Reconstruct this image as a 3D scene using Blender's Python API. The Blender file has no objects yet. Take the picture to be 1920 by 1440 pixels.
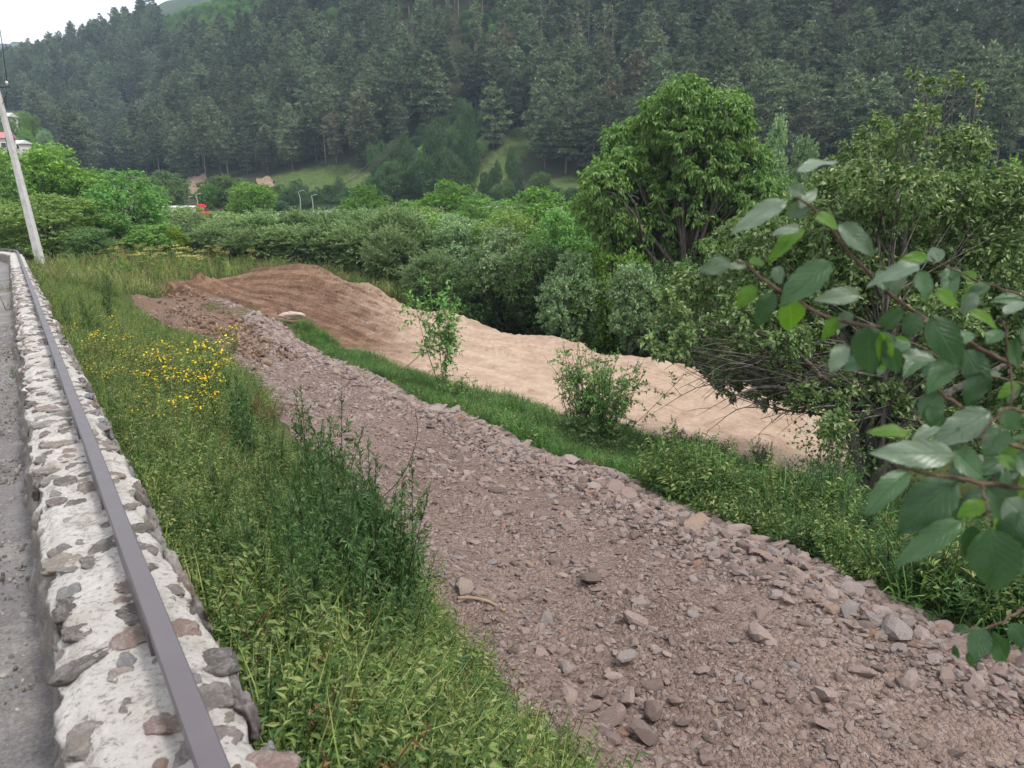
import bpy, bmesh, math, random
import numpy as np
from mathutils import Vector, Matrix, noise as mnoise

# ------------------------------------------------------------------ camera, sky, sun, exposure
scene = bpy.context.scene
COL = scene.collection
CAM_H = 1.75
PITCH = math.radians(16.7)
F = 1400.0                      # focal length in photograph pixels (1920 wide)
cp, sp = math.cos(PITCH), math.sin(PITCH)

cam_data = bpy.data.cameras.new('camera')
cam = bpy.data.objects.new('camera', cam_data)
COL.objects.link(cam)
cam.location = (0, 0, CAM_H)
cam.rotation_euler = (math.radians(90) - PITCH, 0, 0)
cam_data.sensor_width = 36
cam_data.lens = F / 1920 * 36
cam_data.clip_start = 0.05
cam_data.clip_end = 6000
cam_data.dof.use_dof = True
cam_data.dof.focus_distance = 12
cam_data.dof.aperture_fstop = 7.0
scene.camera = cam

SUN_EL, SUN_AZ = math.radians(60), math.radians(118)
world = bpy.data.worlds.new('World')
scene.world = world
world.use_nodes = True
wn, wl = world.node_tree.nodes, world.node_tree.links
wn.clear()
sky = wn.new('ShaderNodeTexSky')
sky.sky_type = 'NISHITA'
sky.sun_disc = False
sky.sun_elevation = SUN_EL
sky.sun_rotation = SUN_AZ
sky.air_density = 1.0
sky.dust_density = 3.0
wmix = wn.new('ShaderNodeMix'); wmix.data_type = 'RGBA'
wmix.inputs[0].default_value = 0.78          # closed, bright cloud cover
wmix.inputs[7].default_value = (7.3, 7.4, 7.6, 1)
wbg = wn.new('ShaderNodeBackground'); wbg.inputs['Strength'].default_value = 0.1
wout = wn.new('ShaderNodeOutputWorld')
wl.new(sky.outputs[0], wmix.inputs[6])
wl.new(wmix.outputs[2], wbg.inputs['Color'])
wl.new(wbg.outputs[0], wout.inputs['Surface'])

sun_data = bpy.data.lights.new('sun', 'SUN')
sun_data.energy = 1.5
sun_data.angle = math.radians(10)
sun_data.color = (1.0, 0.96, 0.9)
sun = bpy.data.objects.new('sun', sun_data)
COL.objects.link(sun)
_d = Vector((math.sin(SUN_AZ) * math.cos(SUN_EL), math.cos(SUN_AZ) * math.cos(SUN_EL), math.sin(SUN_EL)))
sun.rotation_euler = _d.to_track_quat('Z', 'Y').to_euler()

scene.view_settings.view_transform = 'Standard'
scene.view_settings.look = 'None'
scene.view_settings.exposure = 1.2
scene.view_settings.gamma = 1
scene.view_settings.use_curve_mapping = False
scene.cycles.use_denoising = True
scene.cycles.max_bounces = 6
scene.cycles.diffuse_bounces = 3
scene.cycles.glossy_bounces = 2
scene.cycles.transmission_bounces = 4
scene.cycles.volume_bounces = 0
scene.cycles.caustics_reflective = False
scene.cycles.caustics_refractive = False

# ------------------------------------------------------------------ maths helpers
def ray(px, py):
    u = (np.asarray(px, float) - 960) / F; w = (720 - np.asarray(py, float)) / F
    return np.stack([u, cp + w * sp + 0 * u, w * cp - sp + 0 * u], -1)

def P(px, py, z):
    return np.array([0, 0, CAM_H]) + ray(px, py) * np.asarray(z, float)[..., None]

def project(Q):
    Q = np.asarray(Q, float) - np.array([0, 0, CAM_H])
    zc = Q[..., 1] * cp - Q[..., 2] * sp
    yc = Q[..., 1] * sp + Q[..., 2] * cp
    zz = np.where(zc < .05, .05, zc)
    return 960 + F * Q[..., 0] / zz, 720 - F * yc / zz, zc

def top_z(q, top):
    """height at which something standing at q reaches picture row top"""
    w = (720 - top) / F
    return CAM_H + float(q[1]) * (w * cp - sp) / (cp + w * sp)

def unit(a):
    return a / np.maximum(np.linalg.norm(a, axis=-1, keepdims=True), 1e-9)

_lat = np.random.default_rng(99).random((16, 256, 256))
def vn(x, y, seed=0):
    x = np.asarray(x, float); y = np.asarray(y, float)
    xi = np.floor(x).astype(int); yi = np.floor(y).astype(int)
    fx = x - xi; fy = y - yi
    fx = fx * fx * (3 - 2 * fx); fy = fy * fy * (3 - 2 * fy)
    L = _lat[seed % 16]
    a = L[xi & 255, yi & 255]; b = L[(xi + 1) & 255, yi & 255]
    c = L[xi & 255, (yi + 1) & 255]; d = L[(xi + 1) & 255, (yi + 1) & 255]
    return (a * (1 - fx) + b * fx) * (1 - fy) + (c * (1 - fx) + d * fx) * fy * 1.0 - 0.5

def fbm(x, y, seed=0, oct=4):
    v = 0; a = 1.0
    for o in range(oct):
        v = v + a * vn(x * 2 ** o + 17.3 * o, y * 2 ** o - 9.1 * o, seed + o); a *= .5
    return v

def smooth(a, b, x):
    t = np.clip((x - a) / (b - a), 0, 1)
    return t * t * (3 - 2 * t)

# ------------------------------------------------------------------ object helpers
def mesh_data(name, V, Fc, mat=None, v=None, smooth_shade=False, attrs=None):
    V = np.asarray(V, np.float32).reshape(-1, 3); Fc = np.asarray(Fc, np.int32)
    n = Fc.shape[1]
    me = bpy.data.meshes.new(name)
    me.vertices.add(len(V)); me.vertices.foreach_set('co', V.ravel())
    me.loops.add(Fc.size); me.loops.foreach_set('vertex_index', Fc.ravel())
    me.polygons.add(len(Fc)); me.polygons.foreach_set('loop_start', np.arange(0, Fc.size, n, dtype=np.int32))
    me.update(calc_edges=True)
    at = dict(attrs or {})
    if v is not None: at['v'] = v
    for k, a in at.items():
        l = me.attributes.new(k, 'FLOAT', 'POINT')
        l.data.foreach_set('value', np.asarray(a, np.float32).ravel())
    me.polygons.foreach_set('use_smooth', np.full(len(Fc), smooth_shade))
    if mat: me.materials.append(mat)
    return me

def link(name, me, parent=None, loc=None):
    o = bpy.data.objects.new(name, me); COL.objects.link(o)
    if parent is not None: o.parent = parent
    if loc is not None: o.location = loc
    return o

def tag(o, label=None, cat=None, group=None, kind=None):
    if label: o['label'] = label
    if cat: o['category'] = cat
    if group: o['group'] = group
    if kind: o['kind'] = kind
    return o

def empty(name, loc, label=None, cat=None, group=None, rz=0.0, kind=None):
    o = bpy.data.objects.new(name, None); COL.objects.link(o)
    o.empty_display_size = .2
    o.location = [float(c) for c in loc]; o.rotation_euler = (0, 0, rz)
    return tag(o, label, cat, group, kind)

def cat(parts):
    Vs, Fs, vs, off = [], [], [], 0
    for p_ in parts:
        V, Fc = p_[0], p_[1]
        Vs.append(V); Fs.append(Fc + off); off += len(V)
        if len(p_) > 2: vs.append(p_[2])
    return np.concatenate(Vs), np.concatenate(Fs), (np.concatenate(vs) if vs else None)

def tris(Q):
    return np.concatenate([Q[:, [0, 1, 2]], Q[:, [0, 2, 3]]])

def tube(pts, R, k=6):
    pts = np.asarray(pts, float); n = len(pts)
    R = np.broadcast_to(np.asarray(R, float), (n,))
    T = unit(np.gradient(pts, axis=0))
    ref = np.where(np.abs(T[:, 2:3]) > .9, np.array([[1., 0, 0]]), np.array([[0, 0, 1.]]))
    A = unit(np.cross(T, ref)); B = np.cross(T, A)
    for i in range(1, n):
        a = A[i - 1] - T[i] * A[i - 1].dot(T[i])
        a /= max(np.linalg.norm(a), 1e-9); A[i] = a; B[i] = np.cross(T[i], a)
    an = np.arange(k) / k * 2 * math.pi
    V = pts[:, None] + R[:, None, None] * (A[:, None] * np.cos(an)[None, :, None] + B[:, None] * np.sin(an)[None, :, None])
    i, j = np.meshgrid(np.arange(n - 1), np.arange(k), indexing='ij')
    q = np.stack([i * k + j, i * k + (j + 1) % k, (i + 1) * k + (j + 1) % k, (i + 1) * k + j], -1).reshape(-1, 4)
    Fc = tris(q)
    caps = [[0, m + 1, m] for m in range(1, k - 1)] + [[(n - 1) * k, (n - 1) * k + m, (n - 1) * k + m + 1] for m in range(1, k - 1)]
    return V.reshape(-1, 3), np.concatenate([Fc, np.array(caps)])

def curve_pts(ctrl, n=12):
    """smooth polyline through control points (Catmull-Rom)"""
    C = np.asarray(ctrl, float)
    if len(C) == 2: return C[0] + (C[1] - C[0]) * np.linspace(0, 1, n)[:, None]
    C = np.vstack([2 * C[0] - C[1], C, 2 * C[-1] - C[-2]])
    m = len(C) - 3; out = []
    for g in np.linspace(0, m - 1e-6, n):
        i = int(g); t = g - i; a, b, c, d = C[i:i + 4]
        out.append(.5 * (2 * b + (c - a) * t + (2 * a - 5 * b + 4 * c - d) * t * t + (3 * b - a - 3 * c + d) * t ** 3))
    return np.array(out)

def box(cx, cy, cz, sx, sy, sz):
    V = np.array([[x, y, z] for x in (-.5, .5) for y in (-.5, .5) for z in (-.5, .5)]) * [sx, sy, sz] + [cx, cy, cz]
    Q = np.array([[0, 1, 3, 2], [4, 6, 7, 5], [0, 4, 5, 1], [2, 3, 7, 6], [0, 2, 6, 4], [1, 5, 7, 3]])
    return V, tris(Q)

def grid_faces(n, m):
    i, j = np.meshgrid(np.arange(n - 1), np.arange(m - 1), indexing='ij')
    return np.stack([i * m + j, (i + 1) * m + j, (i + 1) * m + j + 1, i * m + j + 1], -1).reshape(-1, 4)

def scatter_gn(name, pts, rot, scl, idx, protos, label=None, parent=None):
    """ONE 'stuff' object made of many uncountable bits"""
    c = bpy.data.collections.new(name + '_kinds')
    for i, p_ in enumerate(protos):
        c.objects.link(bpy.data.objects.new('%s_bit_%02d' % (name, i), p_))
    me = bpy.data.meshes.new(name)
    n = len(pts)
    me.vertices.add(n); me.vertices.foreach_set('co', np.asarray(pts, np.float32).ravel())
    a = me.attributes.new('rot', 'FLOAT_VECTOR', 'POINT'); a.data.foreach_set('vector', np.asarray(rot, np.float32).ravel())
    a = me.attributes.new('scl', 'FLOAT_VECTOR', 'POINT')
    scl = np.asarray(scl, np.float32)
    if scl.ndim == 1: scl = np.repeat(scl[:, None], 3, 1)
    a.data.foreach_set('vector', scl.ravel())
    a = me.attributes.new('idx', 'INT', 'POINT'); a.data.foreach_set('value', np.asarray(idx, np.int32))
    o = link(name, me, parent)
    ng = bpy.data.node_groups.new(name, 'GeometryNodeTree')
    ng.interface.new_socket('Geometry', in_out='INPUT', socket_type='NodeSocketGeometry')
    ng.interface.new_socket('Geometry', in_out='OUTPUT', socket_type='NodeSocketGeometry')
    N, L = ng.nodes, ng.links
    gi = N.new('NodeGroupInput'); go = N.new('NodeGroupOutput')
    ci = N.new('GeometryNodeCollectionInfo'); ci.inputs['Collection'].default_value = c
    ci.inputs['Separate Children'].default_value = True; ci.inputs['Reset Children'].default_value = True
    ip = N.new('GeometryNodeInstanceOnPoints'); ip.inputs['Pick Instance'].default_value = True
    def na(nm, t):
        k = N.new('GeometryNodeInputNamedAttribute'); k.data_type = t; k.inputs['Name'].default_value = nm
        return k.outputs['Attribute']
    L.new(gi.outputs[0], ip.inputs['Points']); L.new(ci.outputs[0], ip.inputs['Instance'])
    L.new(na('idx', 'INT'), ip.inputs['Instance Index'])
    L.new(na('rot', 'FLOAT_VECTOR'), ip.inputs['Rotation'])
    L.new(na('scl', 'FLOAT_VECTOR'), ip.inputs['Scale'])
    L.new(ip.outputs[0], go.inputs[0])
    mod = o.modifiers.new('scatter', 'NODES'); mod.node_group = ng
    o['kind'] = 'stuff'
    if label: o['label'] = label
    return o

# ------------------------------------------------------------------ materials
def new_mat(name):
    m = bpy.data.materials.new(name); m.use_nodes = True
    N = m.node_tree.nodes; N.clear()
    return m, N, m.node_tree.links

def principled(N, L, rough=.8, spec=.3):
    b = N.new('ShaderNodeBsdfPrincipled'); b.inputs['Roughness'].default_value = rough
    b.inputs['Specular IOR Level'].default_value = spec
    o = N.new('ShaderNodeOutputMaterial'); L.new(b.outputs[0], o.inputs['Surface'])
    return b, o

def ramp(N, L, src, stops):
    r = N.new('ShaderNodeValToRGB'); e = r.color_ramp.elements
    while len(e) < len(stops): e.new(.5)
    for k, (p_, c) in enumerate(stops):
        e[k].position = p_; e[k].color = (c[0], c[1], c[2], 1)
    L.new(src, r.inputs[0]); return r.outputs[0]

def tex_noise(N, L, scale, detail=4, rough=.55, vec=None, out='Fac', dist=0.0):
    t = N.new('ShaderNodeTexNoise'); t.inputs['Scale'].default_value = scale
    t.inputs['Detail'].default_value = detail; t.inputs['Roughness'].default_value = rough
    t.inputs['Distortion'].default_value = dist
    if vec is not None: L.new(vec, t.inputs['Vector'])
    return t.outputs[out]

def coord(N, which='Object'):
    return N.new('ShaderNodeTexCoord').outputs[which]

def mixc(N, L, fac, a, b, mode='MIX'):
    m = N.new('ShaderNodeMix'); m.data_type = 'RGBA'; m.blend_type = mode
    for s, x in ((0, fac), (6, a), (7, b)):
        if hasattr(x, 'is_linked'): L.new(x, m.inputs[s])
        elif isinstance(x, (int, float)): m.inputs[s].default_value = x
        else: m.inputs[s].default_value = (x[0], x[1], x[2], 1)
    return m.outputs[2]

def math_n(N, L, op, a, b=None, clamp=False):
    m = N.new('ShaderNodeMath'); m.operation = op; m.use_clamp = clamp
    for i, x in enumerate((a, b)):
        if x is None: continue
        if hasattr(x, 'is_linked'): L.new(x, m.inputs[i])
        else: m.inputs[i].default_value = x
    return m.outputs[0]

def attr(N, name):
    a = N.new('ShaderNodeAttribute'); a.attribute_name = name; return a.outputs['Fac']

def bump(N, L, b, h, strength=.5, dist=.02):
    k = N.new('ShaderNodeBump'); k.inputs['Strength'].default_value = strength; k.inputs['Distance'].default_value = dist
    L.new(h, k.inputs['Height']); L.new(k.outputs[0], b.inputs['Normal'])

def leaf_mat(name, cols, rough=.5, spec=.35, trans=.3, var=.25, tcol=None, vein=False):
    """foliage: colour differs leaf by leaf (attribute v) and plant by plant; light passes through"""
    m, N, L = new_mat(name)
    n = len(cols)
    c = ramp(N, L, attr(N, 'v'), [(i / max(n - 1, 1), [min(.95, 1.15 * x) for x in k]) for i, k in enumerate(cols)])
    oi = N.new('ShaderNodeObjectInfo')
    hs = N.new('ShaderNodeHueSaturation')
    L.new(c, hs.inputs['Color'])
    mr = N.new('ShaderNodeMapRange'); mr.inputs['To Min'].default_value = 1 - var; mr.inputs['To Max'].default_value = 1 + var
    L.new(oi.outputs['Random'], mr.inputs['Value']); L.new(mr.outputs[0], hs.inputs['Value'])
    mh = N.new('ShaderNodeMapRange'); mh.inputs['To Min'].default_value = .5 - .035 * var; mh.inputs['To Max'].default_value = .5 + .035 * var
    r2 = math_n(N, L, 'FRACT', math_n(N, L, 'MULTIPLY', oi.outputs['Random'], 7.31))
    L.new(r2, mh.inputs['Value']); L.new(mh.outputs[0], hs.inputs['Hue'])
    col = hs.outputs[0]
    b = N.new('ShaderNodeBsdfPrincipled'); b.inputs['Roughness'].default_value = rough
    b.inputs['Specular IOR Level'].default_value = spec
    if vein:
        nz = tex_noise(N, L, 60, 3, .6, coord(N, 'Object'))
        col = mixc(N, L, math_n(N, L, 'MULTIPLY', nz, .5), col, (.16, .2, .13))
    L.new(col, b.inputs['Base Color'])
    t = N.new('ShaderNodeBsdfTranslucent')
    tc = N.new('ShaderNodeHueSaturation'); tc.inputs['Saturation'].default_value = 1.15; tc.inputs['Value'].default_value = 1.5
    L.new(col, tc.inputs['Color']); L.new(tc.outputs[0], t.inputs['Color'])
    ms = N.new('ShaderNodeMixShader'); ms.inputs[0].default_value = trans
    L.new(b.outputs[0], ms.inputs[1]); L.new(t.outputs[0], ms.inputs[2])
    o = N.new('ShaderNodeOutputMaterial'); L.new(ms.outputs[0], o.inputs['Surface'])
    return m

def bark_mat(name, a, b_, scale=9, rough=.9):
    m, N, L = new_mat(name); b, o = principled(N, L, rough, .15)
    mp = N.new('ShaderNodeMapping'); mp.inputs['Scale'].default_value = (1, 1, .25)
    L.new(coord(N), mp.inputs[0])
    n = tex_noise(N, L, scale, 5, .65, mp.outputs[0])
    L.new(ramp(N, L, n, [(.35, a), (.65, b_)]), b.inputs['Base Color'])
    bump(N, L, b, n, .6, .03)
    return m

def flat_mat(name, c, rough=.6, spec=.3, metal=0.0, vary=.12, scale=6):
    m, N, L = new_mat(name); b, o = principled(N, L, rough, spec)
    n = tex_noise(N, L, scale, 4, .6, coord(N))
    d = [max(0, x * (1 - vary)) for x in c]; e = [min(1, x * (1 + vary)) for x in c]
    L.new(ramp(N, L, n, [(.3, d), (.7, e)]), b.inputs['Base Color'])
    b.inputs['Metallic'].default_value = metal
    return m

def rock_mat(name, stops, scale=5, rough=.88, lime=0):
    """each stone its own tint, plus mineral mottling"""
    m, N, L = new_mat(name); b, o = principled(N, L, rough, .25)
    oi = N.new('ShaderNodeObjectInfo')
    c = ramp(N, L, oi.outputs['Random'], stops)
    n1 = tex_noise(N, L, scale, 6, .65, coord(N))
    n2 = tex_noise(N, L, scale * 6, 4, .7, coord(N))
    k = ramp(N, L, n1, [(.3, (.68, .68, .68)), (.7, (1.25, 1.22, 1.2))])
    c = mixc(N, L, 1.0, c, k, 'MULTIPLY')
    k2 = ramp(N, L, n2, [(.35, (.8, .8, .8)), (.62, (1.15, 1.15, 1.15))])
    c = mixc(N, L, 1.0, c, k2, 'MULTIPLY')
    if lime:
        n3 = tex_noise(N, L, 2.2, 6, .75, coord(N), dist=.6)
        c = mixc(N, L, ramp(N, L, n3, [(.50, (0, 0, 0)), (.60, (lime, lime, lime))]), c, (.5, .475, .45))
    L.new(c, b.inputs['Base Color'])
    bump(N, L, b, n2, .6, .02)
    return m

# ------------------------------------------------------------------ wall / road frame: s runs along the wall, t to its right
PSI = math.radians(33.6)
E_S = np.array([-math.sin(PSI), math.cos(PSI)]); E_T = np.array([math.cos(PSI), math.sin(PSI)])
SLOPE = -0.0625
TOP0 = 0.49; WALL_H = 0.38
S_BEND = 33.0; R_BEND = 15.0
def wall_xy(s, t):
    """straight, then bending left"""
    s = np.asarray(s, float); t = np.asarray(t, float)
    a = np.clip(s - S_BEND, 0, None) / R_BEND
    s0 = np.minimum(s, S_BEND)
    cx = s0 * E_S[0]; cy = s0 * E_S[1]
    # centre of the bend lies to the left of the wall
    ccx = S_BEND * E_S[0] - R_BEND * E_T[0]; ccy = S_BEND * E_S[1] - R_BEND * E_T[1]
    bx = ccx + (R_BEND + t) * (E_T[0] * np.cos(a) + E_S[0] * np.sin(a))
    by = ccy + (R_BEND + t) * (E_T[1] * np.cos(a) + E_S[1] * np.sin(a))
    sx = cx + t * E_T[0]; sy = cy + t * E_T[1]
    return np.where(s > S_BEND, bx, sx), np.where(s > S_BEND, by, sy)
def wall_top(s): return TOP0 + SLOPE * np.asarray(s, float)
def road_z(s): return wall_top(s) - WALL_H
def wall_pt(s, t, z):
    x, y = wall_xy(s, t)
    return np.stack([x + 0 * z, y + 0 * z, z + 0 * x], -1)

# ------------------------------------------------------------------ terrain from surveyed points (picture point + distance)
TL = [(1500, 2100, 2.75), (1240, 1700, 3.55), (1060, 1440, 4.6), (880, 1200, 6.0), (740, 1030, 8.2), (600, 900, 10.6), (470, 720, 16.6), (345, 640, 22.8), (272, 588, 28.8), (246, 560, 32.5)]
TR = [(3000, 1750, 4.0), (2300, 1400, 4.9), (1850, 1195, 5.95), (1500, 1050, 7.7), (1180, 905, 10.6), (900, 790, 14.5), (700, 705, 19), (520, 605, 27), (430, 562, 32.5), (400, 552, 34.5)]
FN = [(300, 556, 34), (430, 566, 32), (540, 598, 28.5), (640, 640, 26.0), (800, 705, 22), (1000, 760, 20), (1200, 810, 18.3), (1400, 870, 16.5), (1530, 905, 15.7), (1700, 960, 14.4), (1950, 1040, 13), (2300, 1150, 11.5)]
FF = [(330, 545, 36.5), (400, 530, 39.5), (480, 518, 41), (600, 514, 42), (700, 540, 38), (850, 590, 32), (1050, 640, 28), (1250, 685, 25), (1450, 740, 22.5), (1600, 790, 21), (1950, 900, 18), (2300, 1000, 16)]
def P3(L): return np.array([P(*a) for a in L])
TLw, TRw, FNw, FFw = P3(TL), P3(TR), P3(FN), P3(FF)

ctl = [TLw, TRw, FNw, FFw]
def resamp(W, u):
    d = np.r_[0, np.cumsum(np.linalg.norm(np.diff(W, axis=0), axis=1))]
    return np.stack([np.interp(u * d[-1], d, W[:, k]) for k in range(3)], -1)
u_ = np.linspace(0, 1, 14)
ctl.append(.5 * (resamp(TLw, u_) + resamp(TRw, u_)))
mid = .5 * (resamp(FNw, u_) + resamp(FFw, u_)); mid[:, 2] -= .12; ctl.append(mid)
for s in np.r_[np.arange(-4, 12, 2.), np.arange(12, 46, 4.)]:
    ctl.append(wall_pt(np.array(s), np.array(-6.), road_z(s) - .3)[None])
    ctl.append(wall_pt(np.array(s), np.array(-2.), road_z(s) - .3)[None])
    ctl.append(wall_pt(np.array(s), np.array(.1), road_z(s) - .32)[None])
    ctl.append(wall_pt(np.array(s), np.array(.55), road_z(s) - .5 - .006 * s)[None])
for (px, py, z) in [(220, 530, 33), (250, 505, 40), (440, 505, 46), (330, 480, 52), (72, 478, 39.5), (200, 540, 30), (120, 482, 40), (480, 500, 48), (700, 505, 47)]:
    ctl.append(P(px, py, z)[None])
for q in FFw[4:]:
    ctl.append(np.array([[q[0] + 1.6, q[1] + 3.0, -6.5]])); ctl.append(np.array([[q[0] + 5, q[1] + 9.0, -6.7]]))
ctl.append(np.array([[24, 50, -6.5], [10, 50, -6.4], [34, 40, -6.5], [-24, 50, -4.6], [-34, 40, -3.2], [-12, 55, -5.2], [0, 55, -6.0]]))
CN = np.concatenate(ctl)
def _phi(r2, c): return np.sqrt(r2 + c * c)
def fit(C, val, c):
    d2 = ((C[:, None] - C[None]) ** 2).sum(-1); n = len(C)
    A = np.zeros((n + 3, n + 3)); A[:n, :n] = _phi(d2, c) + np.eye(n) * 1e-4
    A[:n, n] = 1; A[:n, n + 1:] = C; A[n:, :n] = A[:n, n:].T
    return np.linalg.solve(A, np.r_[val, 0, 0, 0])
def evalf(C, w, Q, c):
    out = np.empty(len(Q)); n = len(C)
    for i in range(0, len(Q), 40000):
        q = Q[i:i + 40000]
        d2 = ((q[:, None] - C[None]) ** 2).sum(-1)
        out[i:i + 40000] = _phi(d2, c) @ w[:n] + w[n] + q @ w[n + 1:]
    return out
W_N = fit(CN[:, :2], CN[:, 2], .5)

FAR = [(-300, 300, 430), (-100, 292, 330), (60, 285, 260), (60, 250, 330), (60, 200, 400), (100, 330, 200), (200, 338, 330), (350, 350, 235), (600, 358, 195), (900, 365, 172), (1200, 378, 152), (1500, 385, 136), (1900, 388, 122), (2400, 390, 112),
       (200, 230, 390), (400, 190, 300), (800, 165, 235), (1200, 160, 205), (1600, 150, 188), (2000, 150, 172), (2500, 150, 165), (600, 260, 240), (1000, 270, 195), (1400, 270, 165), (1800, 270, 150),
       (0, 150, 470), (130, 122, 450), (290, 68, 430), (420, 20, 410), (500, -40, 400), (900, -120, 340), (1400, -160, 310), (2000, -180, 290), (2500, -180, 290),
       (-300, 230, 520), (0, 230, 640), (290, 190, 620), (500, 120, 600), (900, 40, 560), (1400, 20, 540), (2000, 20, 540), (-300, 270, 640),
       (375, 408, 121), (200, 402, 125), (650, 396, 128), (900, 390, 130), (1150, 400, 118), (1500, 415, 104), (1900, 420, 95),
       (-100, 330, 120), (60, 345, 110), (200, 420, 95), (-200, 380, 75)]
fp = P3(FAR)
def ring(r, azs, zs):
    return np.array([[r * math.sin(math.radians(a)), r * math.cos(math.radians(a)), z] for a, z in zip(azs, zs)])
azs = [-60, -45, -36, -28, -18, -8, 2, 12, 22, 32, 45, 60]
near_ring = np.concatenate([ring(r, azs, [0] * 12) for r in (36, 44, 52)])
near_ring[:, 2] = evalf(CN[:, :2], W_N, near_ring[:, :2], .5)
vall = np.concatenate([ring(66, azs, [-4.2, -4.6, -5.0, -5.0, -5.4, -6.2, -6.5, -6.6, -6.6, -6.6, -6.2, -6]), ring(90, azs, [-4.0, -4.6, -5.2, -5.6, -6.3, -6.8, -6.8, -6.8, -6.7, -6.6, -6.2, -6])])
fp = np.concatenate([fp, near_ring, vall])
def lp(Q):
    r = np.hypot(Q[:, 0], Q[:, 1]); az = np.arctan2(Q[:, 0], Q[:, 1])
    return np.stack([np.clip(az, -1.1, 1.1) * 2.2, np.log(np.maximum(r, 1))], -1), r
_lpC, _rC = lp(fp[:, :2])
W_F = fit(_lpC, (fp[:, 2] - CAM_H) / _rC, .12)
def HF(x, y):
    """ground height"""
    sh = np.shape(x); Q = np.stack([np.ravel(x), np.ravel(y)], -1).astype(float)
    r = np.hypot(Q[:, 0], Q[:, 1]); w = smooth(38, 52, r)
    out = np.zeros(len(Q))
    m = w < 1
    if m.any(): out[m] += (1 - w[m]) * evalf(CN[:, :2], W_N, Q[m], .5)
    m = w > 0
    if m.any():
        l, rr = lp(Q[m])
        out[m] += w[m] * (evalf(_lpC, W_F, l, .12) * rr + CAM_H)
        out[m] += w[m] * np.clip(rr - 60, 0, 120) / 120 * 2.0 * fbm(Q[m, 0] / 40, Q[m, 1] / 40, 3, 3)
    k = smooth(560, 760, r); out = out * (1 - k) + 12 * k
    return out.reshape(sh)

def hit(px, py, zmax=500, zmin=1.2):
    """world point where the line of sight through a picture point meets the ground"""
    zz = np.exp(np.linspace(math.log(zmin), math.log(zmax), 500))
    Q = P(px, py, zz); d = Q[:, 2] - HF(Q[:, 0], Q[:, 1])
    k = np.argmax(d < 0)
    if d[k] >= 0: k = len(zz) - 1
    if k > 0:
        f = d[k - 1] / max(d[k - 1] - d[k], 1e-9); q = Q[k - 1] + (Q[k] - Q[k - 1]) * f
    else: q = Q[0]
    q[2] = HF(q[0], q[1]); return q

def at(px, z, py=600):
    """ground point in the picture column px at distance z"""
    q = P(px, py, z)
    for _ in range(6):
        h = float(HF(np.array([q[0]]), np.array([q[1]]))[0])
        # slide along the column at constant depth z
        w = ((h - CAM_H) / z + sp) / cp
        q = np.array([(px - 960) / F * z, z * (cp + w * sp), h])
    return q

# ---- ground sheet: a fan round the camera, finer near, reaching the horizon
def fan(rs, azd):
    R, A = np.meshgrid(rs, np.radians(azd), indexing='ij')
    return R * np.sin(A), R * np.cos(A)
az_f = np.r_[np.arange(-180, -62, 6.), np.arange(-62, 62, .4), np.arange(62, 181, 6.)]
rs_near = np.r_[np.exp(np.linspace(math.log(.6), math.log(118), 330))]
rs_far = np.r_[np.exp(np.linspace(math.log(118), math.log(900), 150)), 1300, 2000, 3500]
mat_ground, N, L = new_mat('soil_and_litter')
b, o = principled(N, L, .95, .1)
co = coord(N)
n1 = tex_noise(N, L, .7, 5, .6, co); n2 = tex_noise(N, L, 7, 5, .65, co)
c = ramp(N, L, n1, [(.35, (.045, .04, .022)), (.5, (.06, .07, .025)), (.65, (.09, .075, .045))])
c = mixc(N, L, math_n(N, L, 'MULTIPLY', n2, .6), c, (.05, .085, .02))
L.new(c, b.inputs['Base Color']); bump(N, L, b, n2, .8, .08)

mat_hill, N, L = new_mat('hill_grass_and_forest_floor')
b, o = principled(N, L, .95, .1)
co = coord(N)
n1 = tex_noise(N, L, .06, 5, .6, co); n2 = tex_noise(N, L, .6, 6, .7, co); n3 = tex_noise(N, L, 3., 4, .7, co)
g = ramp(N, L, n2, [(.3, (.045, .08, .02)), (.5, (.08, .125, .032)), (.7, (.14, .145, .05))])
fl = ramp(N, L, n1, [(.35, (.03, .032, .018)), (.65, (.05, .05, .028))])
c = mixc(N, L, attr(N, 'meadow'), fl, g)
c = mixc(N, L, math_n(N, L, 'MULTIPLY', n3, .35), c, (.05, .07, .02))
L.new(c, b.inputs['Base Color']); bump(N, L, b, n3, .8, .3)

def inside(px, py, poly):
    px = np.asarray(px, float); py = np.asarray(py, float)
    r = np.zeros(px.shape, bool); n = len(poly)
    for i in range(n):
        x1, y1 = poly[i]; x2, y2 = poly[(i + 1) % n]
        c_ = ((y1 > py) != (y2 > py)) & (px < (x2 - x1) * (py - y1) / ((y2 - y1) if y2 != y1 else 1e-9) + x1)
        r ^= c_
    return r
CLEARING = [(870, 420), (890, 335), (925, 290), (965, 238), (1005, 232), (1010, 262), (965, 315), (945, 365), (930, 420)]
MEADOW = [(420, 380), (480, 340), (560, 318), (650, 308), (700, 330), (760, 375), (850, 380), (880, 420), (430, 430)]
MEADOW_R = [(1000, 345), (1070, 330), (1110, 340), (1130, 380), (1000, 380)]
LEFT_GREEN = [(-100, 215), (70, 205), (70, 275), (150, 320), (150, 345), (-100, 345)]

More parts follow.
